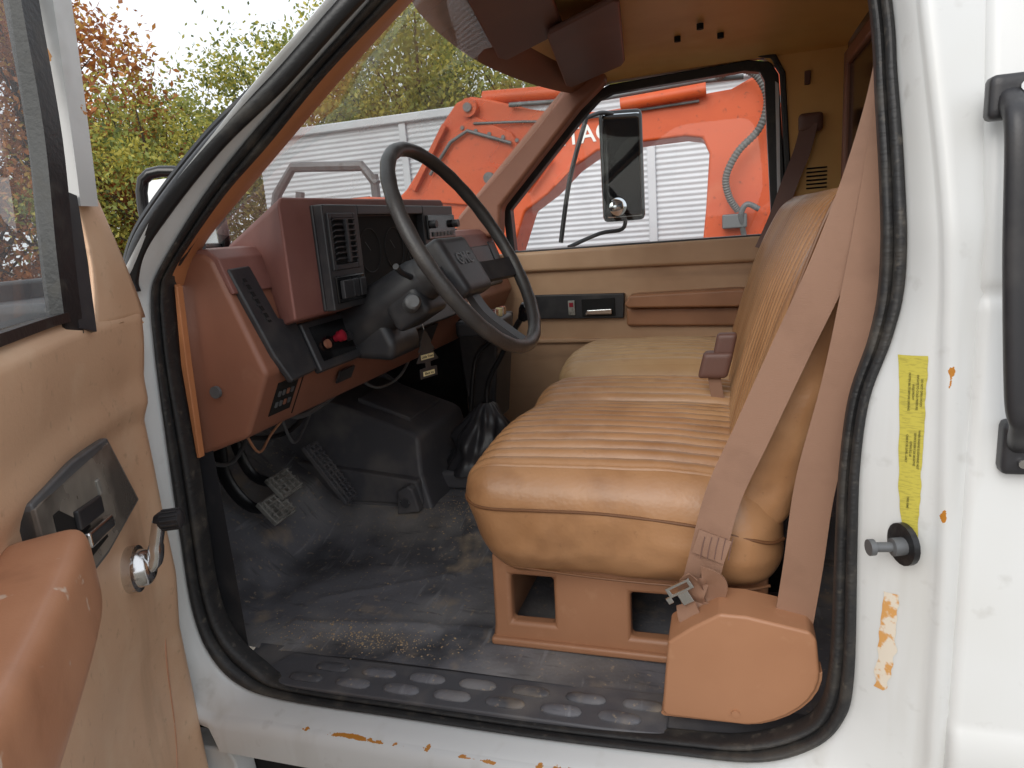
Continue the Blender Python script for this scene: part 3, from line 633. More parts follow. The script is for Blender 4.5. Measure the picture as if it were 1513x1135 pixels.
ribbon("retractor_strap",[(.088,.06,.175),(.10,.06,.27),(.115,.062,.40),(.148,.07,.545),(.174,.08,.69),(.194,.09,.82),(.212,.10,.96),(.222,.112,1.12)],.054,(1,-.05,-.25),M['belt'],sb,n=10)
rbox("upper_anchor",.19,.26,.09,.12,1.10,1.15,.01,(8,6,8),M['visor'],sb)
ribbon("folded_strap",[(-.05,.078,.17),(-.062,.068,.205),(-.050,.058,.238),(-.028,.062,.232),(-.034,.070,.20),(-.045,.066,.178)],.043,[(.85,-.1,.3),(.7,-.4,.4),(.8,.1,.2),(.6,-.3,.6),(.8,-.1,.3),(.9,.1,.1)],M['belt'],sb,n=8)
ribbon("folded_strap",[(-.070,.062,.192),(-.062,.050,.172),(-.046,.048,.160),(-.030,.052,.172),(-.025,.06,.195)],.038,[(.6,-.3,.5),(.7,-.1,.4),(.5,-.4,.5),(.4,-.2,.7),(.6,0,.5)],M['belt'],sb,n=8)
ribbon("strap_stitch_patch",[(-.036,.084,.262),(-.030,.086,.280),(-.024,.09,.298)],.050,(.9,-.1,-.35),M['belt'],sb,th=.006)
for k in range(5):
    ribbon("strap_stitching",[(-.047+.0105*k,.0795,.262),(-.044+.0105*k,.0825,.28),(-.040+.0105*k,.0855,.296)],.0014,(.9,-.1,-.35),M['visor'],sb,th=.001)
T=frame((-.078,.052,.222),(.80,-.1,.55),(-.5,0,.85),(.1,-1,0))@Matrix.Scale(.8,4)
V,F=merge([boxd(-.028,.028,-.010,-.004,-.002,.002),boxd(-.028,.028,.006,.012,-.002,.002),boxd(-.028,-.02,-.010,.012,-.0021,.0021),boxd(.02,.028,-.010,.012,-.0021,.0021),boxd(-.038,-.026,-.02,-.006,-.0018,.0018),boxd(-.012,.012,-.035,-.004,-.0015,.0015)])
mk("latch_tongue",V,F,M['chrome'],sb,bevel=.001,mx=T)
bk=empty("belt_buckle",(-.03,.72,.4),parent=truck)
rbox("buckle_body",-.070,-.004,.650,.692,.418,.478,.009,(10,8,10),M['visor'],bk,deform=lambda w:Vector((w.x+(w.z-.43)*.25,w.y,w.z)))
rbox("buckle_neck",-.046,-.002,.655,.687,.470,.520,.008,(10,8,10),M['visor'],bk,deform=lambda w:Vector((w.x+(w.z-.43)*.2,w.y,w.z)))
ribbon("buckle_strap",[(-.036,.67,.425),(-.033,.672,.395),(-.025,.675,.350)],.028,(1,0,0),M['belt'],bk,th=.004)
# ================================================================ BACK WALL, ROOF
inn=empty("cab_interior_lining",(0,.77,.0),parent=truck)
grid("back_wall",lambda u,v:Vector((.34+.01*math.sin(v*3),.03+1.53*u,-.02+1.3*v)),8,8,M['carpet'],inn)
V,F=merge([boxd(.312,.332,.30,.34,.80,1.2),boxd(.312,.332,1.32,1.36,.80,1.2),boxd(.312,.332,.34,1.32,.80,.84),boxd(.312,.332,.34,1.32,1.16,1.2)])
mk("rear_window_frame",V,F,M['brown'],inn,bevel=.008)
box("rear_window_glass",.324,.328,.34,1.32,.84,1.16,M['gloss'],inn,0)
HBc=cat(HB,8)
def hl(u,v):
    k=v*(len(HBc)-1); i=min(int(k),len(HBc)-2); p=HBc[i].lerp(HBc[i+1],k-i)
    x=p.x-.004+(.34-p.x)*u
    z=p.z-.002+.030*max(0,math.sin(math.pi*v))**.5*math.sin(math.pi*min(1,u*.98+.0))**.5 if 0<u<1 else p.z-.002
    return Vector((x,p.y,z))
grid("headliner",hl,30,40,M['head'],inn)
def pv(name,poly,m,y0=1.50,y1=1.56,b=.006,p=inn): return prism(name,poly,'y',y0,y1,m,p,b)
pv("far_windshield_pillar",[(-.95,.76),(-.775,.76),(-.765,.86),(-.47,1.155),(-.38,1.225),(-.38,1.27),(-.50,1.24),(-.63,1.12),(-.93,.84)],M['brown'],1.43,1.50,.015)
pv("far_roof_rail",[(-.45,1.215),(-.38,1.235),(.10,1.245),(.16,1.20),(.35,1.20),(.35,1.30),(-.45,1.30)],M['head'],1.50,1.56,.01)
pv("far_rear_pillar",[(.185,.70),(.35,.70),(.35,1.22),(.14,1.22),(.165,1.17)],M['head'],1.50,1.56,.01)
for (x,y) in ((-.135,1.20),(-.02,1.235),(-.07,1.10)):
    tube("clip_hole",[(x,y,1.272),(x,y,1.258)],.009,M['dark'],inn,seg=12)
pv("far_coat_hook",[(.222,1.145),(.238,1.145),(.24,1.185),(.222,1.185)],M['visor'],1.485,1.50,.003)
for k in range(6): box("far_speaker_slot",.232,.292,1.494,1.4985,.835+k*.012,.840+k*.012,M['dark'],inn,.001)
def visor2(name,Q,m):
    V,F=prismdata([(q[0],q[1]) for q in Q],'z',0,.014); n=len(Q)
    V=[(v[0],v[1],v[2]+Q[i%n][2]) for i,v in enumerate(V)]
    return mk(name,V,F,m,inn,bevel=.006,seg=4)
visor2("sun_visor",[(-.470,1.33,1.200),(-.300,1.26,1.228),(-.285,1.22,1.230),(-.215,.64,1.230),(-.225,.62,1.228),(-.385,.70,1.205),(-.395,.73,1.202),(-.478,1.29,1.199)],M['visor'])
visor2("sun_visor",[(-.535,.86,1.200),(-.38,.80,1.228),(-.365,.77,1.23),(-.29,.22,1.23),(-.43,.22,1.205),(-.545,.82,1.199)],M['visor'])
rbox("dome_lamp",-.30,-.22,.42,.58,1.235,1.255,.008,(8,8,6),M['steel'],inn)
# ================================================================ PASSENGER DOOR
pd=empty("passenger_door",(-.3,1.6,-.05),parent=truck)
W=[(-.755,.851),(-.750,.703),(.132,.705),(.128,.80),(.108,1.175),(.095,1.203),(.049,1.213),(-.37,1.200),(-.415,1.185),(-.462,1.145)]
WO=[(-.785,.862),(-.775,.68),(.168,.68),(.175,.80),(.150,1.19),(.125,1.23),(.06,1.243),(-.38,1.228),(-.43,1.209),(-.482,1.165)]
nW=len(W)
def ringm(name,I,O,ya,yb,m,p,bev=.004):
    V=[(a,ya,b) for a,b in I]+[(a,ya,b) for a,b in O]+[(a,yb,b) for a,b in I]+[(a,yb,b) for a,b in O]; n=len(I); F=[]
    for i in range(n):
        j=(i+1)%n
        F+=[[i,j,n+j,n+i],[2*n+i,2*n+j,3*n+j,3*n+i],[i,j,2*n+j,2*n+i],[n+i,n+j,3*n+j,3*n+i]]
    return mk(name,V,F,m,p,bevel=bev)
ringm("window_frame",W,WO,1.515,1.56,M['sealb'],pd)
mk("window_glass",[(a,1.54,b) for a,b in W],[list(range(nW))],M['glass'],pd,smooth=False)
prism("frame_slit_strip",[(.150,.74),(.160,.74),(.150,1.16),(.139,1.17)],'y',1.508,1.514,M['corr'],pd,.001)  # pale strip standing for the slit between window frame and seal
prism("door_seal",[(.168,.70),(.188,.70),(.192,.80),(.168,1.19),(.14,1.245),(.06,1.262),(.06,1.25),(.125,1.236),(.152,1.19),(.174,.80)],'y',1.49,1.53,M['sealb'],pd,.004)
prism("door_panel",[(-1.0,.02),(.19,.02),(.19,.695),(-1.0,.695)],'y',1.53,1.58,M['doorfar'],pd,.012)
prism("door_upper_roll",[(-.80,.625),(.18,.615),(.18,.70),(-.80,.698)],'y',1.505,1.54,M['doorfar'],pd,.014,seg=5)
prism("armrest",[(-.352,.498),(-.33,.53),(.02,.535),(.10,.53),(.10,.49),(.02,.475),(-.34,.485)],'y',1.455,1.535,M['armfar'],pd,.014,seg=5)
prism("armrest_base",[(-.352,.48),(.12,.47),(.12,.40),(-.352,.415)],'y',1.505,1.535,M['armfar'],pd,.010)
prism("lower_panel_ridge",[(-.80,.375),(.17,.365),(.17,.352),(-.80,.36)],'y',1.515,1.535,M['doorfar'],pd,.005)
lh=empty("door_latch",(-.5,1.51,.49),parent=pd)
prism("latch_bezel",[(-.70,.452),(-.362,.444),(-.356,.532),(-.70,.540)],'y',1.508,1.532,M['black'],lh,.004)
prism("latch_cup",[(-.51,.455),(-.39,.455),(-.39,.518),(-.51,.518)],'y',1.503,1.509,M['dark'],lh,.002)
prism("latch_lever",[(-.50,.462),(-.40,.462),(-.40,.482),(-.49,.48)],'y',1.490,1.502,M['chrome'],lh,.004)
prism("lock_button",[(-.56,.462),(-.535,.462),(-.535,.515),(-.56,.515)],'y',1.500,1.509,M['alu'],lh,.002)
prism("lock_button",[(-.555,.492),(-.54,.492),(-.54,.508),(-.555,.508)],'y',1.497,1.5,M['red'],lh,.001)
ribbon("far_shoulder_strap",[(.235,1.46,1.03),(.215,1.45,.95),(.18,1.44,.86),(.14,1.43,.75),(.10,1.42,.66)],.05,(.9,-.3,-.3),M['visor'],truck)
rbox("far_belt_anchor",.205,.275,1.455,1.495,1.005,1.06,.012,(8,6,8),M['visor'],truck)
# ================================================================ DRIVER DOOR (open)
dd=empty("driver_door",(-.905,-.1,-.15),parent=truck)
PL=cat([(-.905,-.070,0),(-.882,-.155,0),(-.805,-.300,0),(-.705,-.440,0),(-.50,-.715,0),(-.30,-.98,0)],12)
cum=[0]
for a,b in zip(PL,PL[1:]): cum.append(cum[-1]+(b-a).length)
def plan(t):
    t=max(0,min(cum[-1]-1e-6,t))
    for i in range(len(cum)-1):
        if cum[i+1]>=t: break
    f=(t-cum[i])/(cum[i+1]-cum[i]); p=PL[i].lerp(PL[i+1],f); d=(PL[min(i+2,len(PL)-1)]-PL[max(i-1,0)]).normalized(); return p,d
def dpnt(t,z,off=0):
    p,d=plan(t); n=Vector((-d.y,d.x,0)); return Vector((p.x,p.y,z))+n*off
TL=cum[-1]
def dpan(u,v):
    t=TL*u; z=-.15+.87*v
    off=0
    if z>.60: off+=.018*math.sin(min(1,(z-.60)/.12)*math.pi*.5)
    if z<.56: off-=.014*min(1,(.56-z)/.03)
    if z<.25: off-=.012*min(1,(.25-z)/.1)
    if t<.03: off-=.015*(1-t/.03)**2
    if v>.985: off-=.012
    return dpnt(t,z,off+.002*noise.noise(Vector((t*6,z*6,0))))
grid("door_panel",dpan,120,90,M['doortan'],dd,solid=.004,sharp=60)
tube("panel_seam",[dpnt(.02+.02*math.sin(k*.2)+.16*(k/30)**1.5,.27-.42*k/30,-.0245) for k in range(31)],.003,M['arm'],dd,seg=6)
loft("outer_skin",[[dpnt(TL*k/40,z,o) for (z,o) in ((-.17,-.03),(-.17,-.10),(.3,-.12),(.70,-.10),(.72,-.04))] for k in range(41)],M['whitedoor'],dd,False)
def corner(u,v):
    z=.695+.195*v
    w=1-v*.62-.14*math.sin(math.pi*v)
    t0=.004+.052*v**1.3; t=t0+(.155*w)*u
    return dpnt(t,z,.011-.008*v+.005*math.sin(math.pi*u))
grid("panel_corner",corner,12,16,M['doortan'],dd,solid=.006,sharp=80)
def post(name,pts,w,m,th=.02): 
    return ribbon(name,pts,w,(.30,-.95,0),m,dd,th=th,n=6)
post("window_post",[(-.866,-.172,.865),(-.860,-.171,.93),(-.850,-.169,1.06),(-.843,-.167,1.16),(-.83,-.16,1.3)],.042,M['whitedoor'],.03)
post("window_channel",[(-.815,-.275,.70),(-.818,-.262,.80),(-.826,-.236,.95),(-.833,-.222,1.12),(-.838,-.205,1.3)],.036,M['sealb'],.022)
post("mirror_seal",[(-.820,-.250,.70),(-.838,-.225,.80),(-.85,-.21,.88)],.036,M['black'],.02)
ribbon("sill_wiper",[dpnt(.18,.722,.008),dpnt(.3,.722,.008),dpnt(.5,.722,.008),dpnt(.9,.722,.008)],.012,(0,0,1),M['sealb'],dd,th=.012)
mk("window_glass",[dpnt(.20,.71,-.012),dpnt(1.0,.71,-.012),dpnt(1.0,1.3,.06),(-.842,-.21,1.3)],[[0,1,2,3]],M['dglass'],dd,smooth=False)
def dplate(name,Q,o0,o1,m,p,bev=.003):
    V=[dpnt(t,z,o0) for t,z in Q]+[dpnt(t,z,o1) for t,z in Q]; n=len(Q)
    F=[list(range(n)),list(range(2*n-1,n-1,-1))]+[[i,(i+1)%n,n+(i+1)%n,n+i] for i in range(n)]
    return mk(name,V,F,m,p,bevel=bev)
dl=empty("inside_latch",tuple(dpnt(.3,.49,.0)),parent=dd)
dplate("latch_surround",[(.168,.544),(.30,.550),(.46,.553),(.46,.423),(.25,.402),(.104,.425)],-.015,.004,M['steel'],dl,.003)
dplate("latch_bezel",[(.173,.538),(.30,.544),(.46,.547),(.46,.429),(.25,.408),(.114,.429)],-.014,.006,M['satin'],dl,.002)
dplate("latch_cup",[(.285,.520),(.42,.524),(.42,.44),(.245,.425)],.005,.0075,M['dark'],dl,.001)
dplate("latch_lever",[(.255,.460),(.36,.475),(.36,.455),(.25,.44)],.0078,.022,M['chrome'],dl,.004)
dplate("latch_lever_housing",[(.26,.49),(.36,.505),(.36,.480),(.26,.465)],.0078,.015,M['black'],dl,.003)
dplate("lock_button",[(.250,.510),(.262,.510),(.257,.488),(.246,.488)],.007,.014,M['alu'],dl,.002)
ck=empty("window_crank",tuple(dpnt(.165,.33,0)),parent=dd)
c0=dpnt(.150,.332,-.02); p_,d_=plan(.15); n_=Vector((-d_.y,d_.x,0))
tube("crank_base",[c0,c0+n_*.022,c0+n_*.024,c0+n_*.036,c0+n_*.042],[.035,.035,.029,.026,.018],M['chrome'],ck,seg=28)
tip=c0+n_*.054+Vector((.006,.006,.070))
CA=cat([c0+n_*.030,c0+n_*.044+(tip-c0-n_*.05)*.12,c0+n_*.046+(tip-c0-n_*.05)*.5,tip],5)
tube("crank_arm",CA,[.012]*2+[.016]*4+[.015]*4+[.013]*6,M['chrome'],ck,seg=14,flat=.7,up=tuple(n_),sq=.8)
P=[tip-n_*.006,tip+n_*.000,tip+n_*.004,tip+n_*.030,tip+n_*.034]
tube("crank_knob",P,[.009,.013,.0150,.0150,.010],M['black'],ck,seg=14)
for k in range(14):
    a=2*math.pi*k/14; q=Vector((0,0,1))*math.cos(a)*.015+d_*math.sin(a)*.015
    tube("knob_rib",[tip+n_*.005+q,tip+n_*.029+q],.0016,M['black'],ck,seg=5)
ar=[(.470,.006,.484,.020),(.4715,.008,.483,.030),(.480,.012,.481,.037),(.50,.016,.479,.040),(.54,.020,.477,.041),(.62,.024,.474,.042),(.75,.028,.472,.043),(.95,.030,.47,.043)]
P=cat([dpnt(t,z,o) for t,o,z,r in ar],6); R=[v.x for v in cat([(r,0,0) for t,o,z,r in ar],6)]
V,F=tubed(P,R,36,up=(0,0,1),flat=1.22,sq=.38)
mk("armrest",V,F,M['arm'],dd,sharp=70)

# ================================================================ MIRRORS
pm=empty("passenger_mirror",(-.4,1.8,.75),parent=truck)
MX=frame((-.385,1.82,.985),(.93,.36,0),(0,0,1),(.36,-.93,0))
rbox("mirror_shell",-.083,.083,-.205,.205,-.035,.0,.02,(12,20,6),M['gloss'],pm,mx=MX)
rbox("mirror_face",-.068,.068,-.190,.190,-.002,.002,.0018,(4,4,2),M['mirror'],pm,mx=MX)
tube("convex_mirror",[MX@Vector((-.03,-.15,.0)),MX@Vector((-.03,-.15,.012)),MX@Vector((-.03,-.15,.020)),MX@Vector((-.03,-.15,.022))],[.034,.034,.022,.004],M['mirror'],pm,seg=24)
tube("mirror_bracket",cat([(-.50,1.72,1.16),(-.56,1.66,.95),(-.60,1.62,.72)],5),.009,M['black'],pm)
tube("mirror_bracket",cat([(-.385,1.83,.80),(-.40,1.83,.75),(-.48,1.78,.74),(-.58,1.66,.70)],5),.008,M['black'],pm)
tube("mirror_bracket",cat([(-.50,1.72,1.16),(-.45,1.78,1.18),(-.40,1.83,1.17)],5),.008,M['black'],pm)
dm=empty("driver_mirror",(-1.15,.25,.85),parent=truck)
MX=frame((-1.12,.28,.885),(.96,.28,0),(0,0,1),(.28,-.96,0))
C=[]
for (x,y) in ((-.05,.06),(.06,.065),(.09,.05),(.09,-.12),(-.03,-.13),(-.055,-.1)): C.append((x,y,0))
tube("mirror_shell",cat(C,5,True),.012,M['gloss'],dm,closed=True,mx=MX,seg=10)
mk("mirror_face",[(x*.95,y*.95,.0) for x,y,_ in C],[list(range(6))],M['mirror'],dm,mx=MX,smooth=False)
tube("mirror_arm",[(-1.12,.28,.78),(-1.13,.27,.58)],.01,M['black'],dm)

# ================================================================ AIR FRESHENER
af=empty("air_freshener",(-.655,.45,.48),"black tree shaped card air freshener hanging below steering column","air freshener")
T=frame((-.645,.44,.530),(.35,.94,0),(0,0,1),(.94,-.35,0))
sil=[(0,.048),(.008,.036),(.006,.036),(.014,.022),(.010,.022),(.020,.006),(.014,.006),(.026,-.014),(.006,-.016),(.006,-.026),(.020,-.027),(.020,-.046),(-.020,-.046),(-.020,-.027),(-.006,-.026),(-.006,-.016),(-.026,-.014),(-.014,.006),(-.020,.006),(-.010,.022),(-.014,.022),(-.006,.036),(-.008,.036)]
prism("tree_card",[(a*1.35,b*1.15) for a,b in sil],'z',-.001,.001,M['black'],af,0,mx=T)
prism("card_label",[(-.020,-.011),(.020,-.011),(.020,.0),(-.020,.0)],'z',.0012,.0016,M['cream'],af,0,mx=T)
prism("card_label",[(-.018,-.048),(.018,-.048),(.018,-.038),(-.018,-.038)],'z',.0012,.0016,M['cream'],af,0,mx=T)
text("card_lettering","Little Trees",.0078,M['dark'],af,T@Vector((0,-.0055,.002)),(.35,.94,0),(0,0,1),.0001)
text("card_lettering","Black Ice",.0078,M['dark'],af,T@Vector((0,-.043,.002)),(.35,.94,0),(0,0,1),.0001)
tube("string",[(-.645,.44,.585),(-.655,.445,.61),(-.665,.44,.635)],.0008,M['letter'],af,seg=5)

# ================================================================ EXCAVATOR
ex=empty("excavator",(-.8,4.7,-1.1),"faded orange excavator with large boom parked beside the truck","excavator")
B=[(-2.85,.95),(-2.56,1.16),(-2.38,1.36),(-2.20,1.62),(-2.05,1.78),(-1.93,1.81),(-1.80,1.78),(-1.62,1.72),(-1.45,1.66),(-1.2,1.60),(-.9,1.58),(-.35,1.60),(.02,1.62),(.30,1.74),(.50,1.68),(.55,1.4),(.58,.4),(.55,-.6),(-.25,-.6),(-.22,.3),(-.165,.80),(-.135,1.20),(-.18,1.31),(-.30,1.335),(-.61,1.33),(-.95,1.30),(-1.15,1.19),(-1.35,1.02),(-1.55,.90),(-1.8,.3),(-2.9,.3)]
prism("boom",B,'y',4.5,4.92,M['exc'],ex,.02)
prism("boom_plate",[(-2.42,1.05),(-2.1,1.55),(-1.9,1.66),(-1.6,1.50),(-1.45,1.20),(-1.75,.95)],'y',4.46,4.50,M['exc'],ex,.012)
prism("boom_rib",[(-2.50,1.16),(-2.16,1.63),(-2.13,1.60),(-2.46,1.13)],'y',4.44,4.50,M['exc'],ex,.006)
prism("boom_rib",[(-1.30,1.10),(-1.10,1.27),(-1.08,1.24),(-1.28,1.07)],'y',4.46,4.50,M['exc'],ex,.006)
for k in range(5): tube("plate_bolt",[(-2.0+.11*k,4.45,1.58-.035*k),(-2.0+.11*k,4.46,1.58-.035*k)],.016,M['steel'],ex,seg=8)
for (x,z,r) in ((-1.93,1.72,.07),(-1.42,1.36,.05),(.33,1.50,.05),(-1.80,1.18,.09)):
    tube("pivot_pin",[(x,4.43,z),(x,4.50,z)],r,M['exc'],ex,seg=20); tube("pin_cap",[(x,4.41,z),(x,4.43,z)],r*.5,M['steel'],ex,seg=16)
tube("hydraulic_cylinder",[(-1.85,4.6,1.80),(-1.1,4.6,1.76)],.055,M['exc'],ex,seg=16)
tube("cylinder_rod",[(-1.1,4.6,1.76),(-.25,4.6,1.71)],.03,M['chrome'],ex,seg=14)
tube("hydraulic_cylinder",[(-.75,4.44,1.60),(-.15,4.44,1.63)],.045,M['exc'],ex,seg=16)
tube("hydraulic_pipe",[(-1.6,4.45,1.70),(-.9,4.45,1.66),(-.2,4.45,1.69),(.1,4.45,1.68)],.018,M['steel'],ex)
tube("hydraulic_pipe",[(-1.9,4.45,1.60),(-1.5,4.47,1.57),(-1.2,4.47,1.535),(-.2,4.47,1.56)],.010,M['steel'],ex)
tube("hydraulic_pipe",[(-2.3,4.43,1.25),(-2.1,4.43,1.48),(-1.95,4.43,1.55),(-1.6,4.43,1.42)],.014,M['steel'],ex)
H=cat([(-.08,4.42,1.69),(.05,4.36,1.72),(.18,4.36,1.66),(.25,4.36,1.50),(.20,4.36,1.32),(.06,4.36,1.18),(-.02,4.36,1.02),(.0,4.38,.88),(.06,4.42,.78)],16)
tube("hydraulic_hose",H,[.022+.005*(k%2) for k in range(len(H))],M['hose'],ex,seg=10)
tube("hydraulic_hose",cat([(.10,4.42,.60),(.08,4.38,.75),(.12,4.36,.82),(.2,4.36,.78)],8),.02,M['steel'],ex); box("valve_block",-.05,.12,4.38,4.49,.66,.76,M['steel'],ex,.01)
tube("guard_bar",[(-1.5,4.44,1.05),(-1.3,4.44,1.28)],.02,M['exc'],ex)
text("boom_lettering","HITACHI",.180,M['letter'],ex,(-1.005,4.494,1.425),(1,0,0.03),(0,0,1),.002,xs=.98)
prism("excavator_cab",[(-3.6,-.6),(-2.75,-.6),(-2.75,.9),(-3.0,1.15),(-3.6,1.15)],'y',4.7,5.6,M['exc'],ex,.05)
prism("counterweight",[(-.25,-.9),(2.4,-.9),(2.4,.7),(.6,.75),(.5,.3),(-.25,.2)],'y',4.95,6.2,M['exc'],ex,.08)
for y in (4.9,6.2):
    tube("crawler_track",cat([(-2.6,y,-1.0),(1.2,y,-1.0),(1.5,y,-.75),(1.2,y,-.5),(-2.6,y,-.5),(-2.9,y,-.75)],6,True),.09,M['sealb'],ex,closed=True,seg=8,flat=1)
tr=empty("storage_trailer",(-1.2,8.5,-1.1),"long white corrugated storage trailer behind the excavator","trailer")
def cw(u,v):
    z=-.9+3.15*v; return Vector((-6.45+10.4*u,8+.006*math.sin(z*2*math.pi/.065),z))
grid("corrugated_side",cw,2,400,M['corr'],tr,sharp=180)
box("trailer_roof",-6.5,4.1,7.92,10.5,2.25,2.36,M['corr'],tr,.02)
box("trailer_base_rail",-6.5,4.1,7.93,8.1,-1.05,-.88,M['steel'],tr,.02)
for x in (-4.2,-.95,.25): box("vertical_post",x,x+.10,7.955,7.985,-.9,2.25,M['corr'],tr,.01)
box("trailer_wall",-6.45,4.0,8.1,10.4,-.9,2.2,M['corr'],tr,0)
ld=empty("loader",(-4.2,6,-1.1),"dark grey loader arm frame standing before the trailer","loader")
def pxy(n,P,r,m=M['steel']): return tube(n,P,r,m,ld,seg=8)
box("loader_body",-5.6,-3.2,5.8,7.0,-.8,.55,M['steel'],ld,.06)
pxy("lift_arm",[(-5.2,6,.3),(-4.85,6,1.35),(-4.6,6,1.62),(-3.75,6,1.55),(-3.6,6,1.35)],.055)
pxy("lift_arm",[(-4.75,6,.3),(-4.55,6,1.35)],.05)
pxy("guard_post",[(-3.62,6,.4),(-3.62,6,1.45)],.05)
pxy("guard_rail",[(-4.7,6,1.2),(-3.7,6,1.2)],.035)
for x in (-5.1,-3.7): tube("loader_wheel",[(x,5.6,-.65),(x,5.85,-.65)],.45,M['sealb'],ld,seg=24)

# ================================================================ TREES
def leafmat(n,c1,c2):
    m=mat(n,c1,.6,layers=[(c2,.9,.4,.65,.9)]); 
    nt=m.node_tree; b=nt.nodes["Principled BSDF"]; 
    tl=nt.nodes.new("ShaderNodeBsdfTranslucent"); mx=nt.nodes.new("ShaderNodeMixShader"); mx.inputs[0].default_value=.4
    src=b.inputs["Base Color"].links[0].from_socket; nt.links.new(src,tl.inputs[0]); nt.links.new(b.outputs[0],mx.inputs[1]); nt.links.new(tl.outputs[0],mx.inputs[2])
    nt.links.new(mx.outputs[0],nt.nodes["Material Output"].inputs[0]); return m
LG=[leafmat('leaf_green',(140,150,80),(168,172,90)),leafmat('leaf_yellowgreen',(200,188,90),(166,166,82)),leafmat('leaf_dark',(90,104,58),(114,124,66))]
LO=[leafmat('leaf_orange',(190,118,66),(206,150,78)),leafmat('leaf_rust',(150,92,60),(182,124,72)),leafmat('leaf_gold',(208,172,86),(186,142,70))]
def treemesh(seed,h,rad,nl,mats,size,clusters):
    rnd=random.Random(seed); V=[];F=[];MI=[]
    tp=[(0,0,0),(.05,.03,h*.2),(-.05,.08,h*.45),(.06,0,h*.7),(0,0,h*.92)]
    tv,tf=tubed(cat(tp,4),[.13*(1-.055*k) for k in range(17)],8); parts=[(tv,tf)]
    cl=[]
    for i in range(clusters):
        while True:
            p=Vector((rnd.uniform(-1,1),rnd.uniform(-1,1),rnd.uniform(-1,1)))
            if .25<p.length<1: break
        c=Vector((p.x*rad,p.y*rad,h*.56+p.z*h*.44)); cl.append((c,rnd.uniform(.25,.6)*rad*.42,rnd.random()))
        b=Vector((0,0,max(h*.12,c.z*.62)))
        if i%2: parts.append(tubed(cat([b,b.lerp(c,.5)+Vector((rnd.uniform(-.2,.2),rnd.uniform(-.2,.2),.1)),c+Vector((p.x*.1,p.y*.1,.15))],4),[.03-.0032*k for k in range(9)],5))
    for i in range(nl):
        c,r,sh=cl[rnd.randrange(len(cl))]
        d=Vector((rnd.gauss(0,1),rnd.gauss(0,1),rnd.gauss(0,.9)))*r*.68
        p=c+d; 
        if p.z<.1: continue
        a=Vector((rnd.gauss(0,1),rnd.gauss(0,1),rnd.gauss(0,1))).normalized(); b=a.cross(Vector((rnd.gauss(0,1),rnd.gauss(0,1),rnd.gauss(0,1)))).normalized()
        s=size*rnd.uniform(.5,1.25); k=len(V); V+=[p-a*s,p+b*s*.5,p+a*s,p-b*s*.5]; F.append([k,k+1,k+2,k+3])
        MI.append(2 if rnd.random()<.25 and sh<.5 else (0 if rnd.random()<.5+.3*(sh-.5) else 1))
    me=D.meshes.new("crown"); me.from_pydata([tuple(v) for v in V],[],F); 
    for q in mats: me.materials.append(q)
    me.polygons.foreach_set("material_index",MI)
    tv,tf=merge(parts); mt=D.meshes.new("trunk"); mt.from_pydata([tuple(v) for v in tv],[],tf); mt.materials.append(M['bark'])
    return me,mt
K={'g1':treemesh(1,6.6,2.3,21000,LG,.062,80),'g2':treemesh(2,6.0,2.6,20000,[LG[1],LG[0],LG[2]],.062,75),'o1':treemesh(3,6.4,2.1,19000,LO,.062,75)}
def tree(kind,x,y,s,rz,label):
    e=D.objects.new("tree",None); e.location=(x,y,-1.1); e.rotation_euler=(0,0,rz); e.scale=(s,s,s); col.objects.link(e)
    e["label"]=label; e["category"]="tree"; e["group"]="trees along the yard edge"
    for nm,me in (("crown",K[kind][0]),("trunk",K[kind][1])):
        o=D.objects.new(nm,me); o.parent=e; col.objects.link(o)
G="leafy green and yellow autumn tree at the yard edge"; O="orange and rust coloured autumn tree at the yard edge"
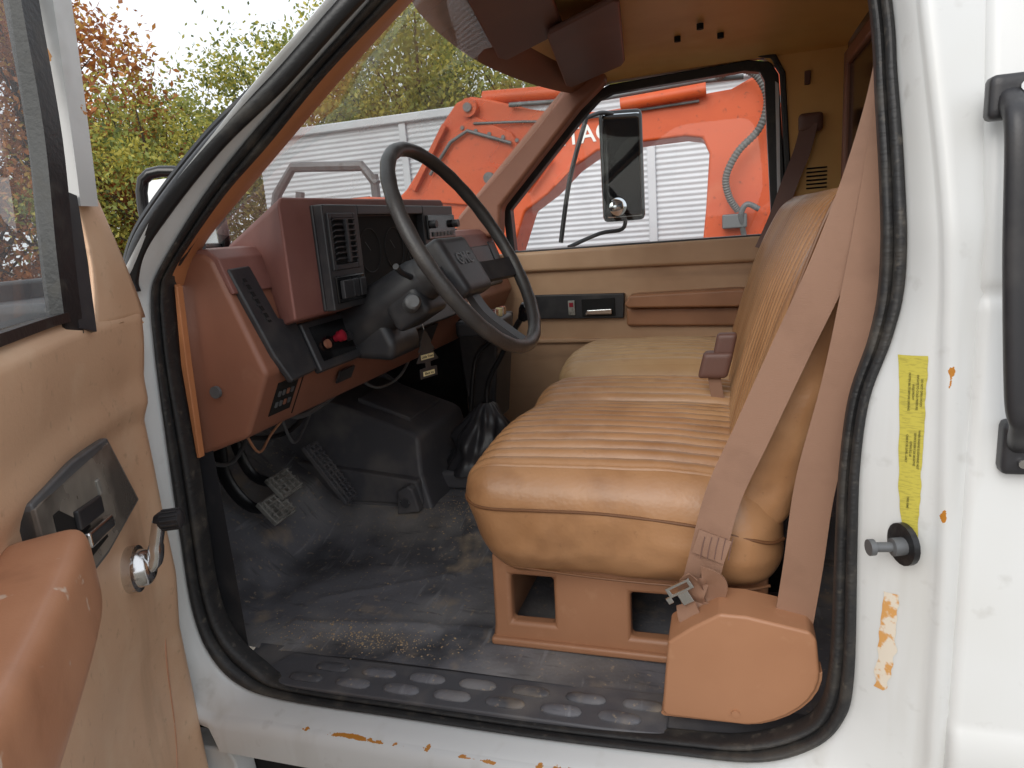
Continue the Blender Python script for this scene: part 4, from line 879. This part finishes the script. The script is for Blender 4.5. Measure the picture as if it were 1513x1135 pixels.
for a in [('o1',-12.4,9.3,1.15,0,O),('g2',-10.0,9.6,.80,1,G),('o1',-14.2,9.6,1.2,2,O),('g2',-11.6,12.6,.95,2.2,G),('g1',-9.3,13.2,1.0,.4,G),('g1',-6.6,14.5,1.1,3,G),('g2',-4.2,15.0,1.1,4,G),('g1',-1.6,16,1.0,5,G),('g2',-14.5,5.6,1.0,3.3,G),('g2',-16,15,1.05,.9,G),('g2',1.5,16,1.0,2,G),('g1',-8.0,17,1.25,1.2,G)]:
    tree(*a)
g=mk("ground",[(-300,-300,-1.1),(300,-300,-1.1),(300,300,-1.1),(-300,300,-1.1)],[[0,1,2,3]],M['ground'],None,smooth=False); g["kind"]="structure"

# ================================================================ LIGHT + CAMERA
w=D.worlds.new("World"); scene.world=w; w.use_nodes=True; nt=w.node_tree; bg=nt.nodes["Background"]
sk=nt.nodes.new("ShaderNodeTexSky"); sk.sky_type='NISHITA'; sk.sun_disc=False; sk.sun_elevation=math.radians(33); sk.sun_rotation=math.radians(194); sk.dust_density=4; sk.air_density=1
mx=nt.nodes.new("ShaderNodeMix"); mx.data_type='RGBA'; mx.inputs[0].default_value=.8; nt.links.new(sk.outputs[0],mx.inputs[6]); mx.inputs[7].default_value=(8.8,9.1,9.5,1)
nt.links.new(mx.outputs[2],bg.inputs[0]); bg.inputs[1].default_value=.15
sl=D.lights.new("sun","SUN"); sl.energy=1.5; sl.angle=math.radians(40); sl.color=(1,.98,.95)
so_=D.objects.new("sun",sl); col.objects.link(so_)
el=math.radians(33); az=Vector((-.25,-1,0)).normalized(); dirv=Vector((az.x*math.cos(el),az.y*math.cos(el),math.sin(el)))
so_.rotation_euler=dirv.to_track_quat('Z','Y').to_euler()
cd=D.cameras.new("camera"); cd.sensor_width=36; cd.lens=24.32; cd.clip_start=.02; cd.clip_end=1000
co=D.objects.new("camera",cd); col.objects.link(co)
co.matrix_world=Matrix(((.9535,.0068,.3013,0),(.2914,.2333,-.9277,-.95),(-.0766,.9724,.2205,.79),(0,0,0,1)))
scene.camera=co
scene.view_settings.view_transform='Standard'; scene.view_settings.look='None'; scene.view_settings.exposure=0
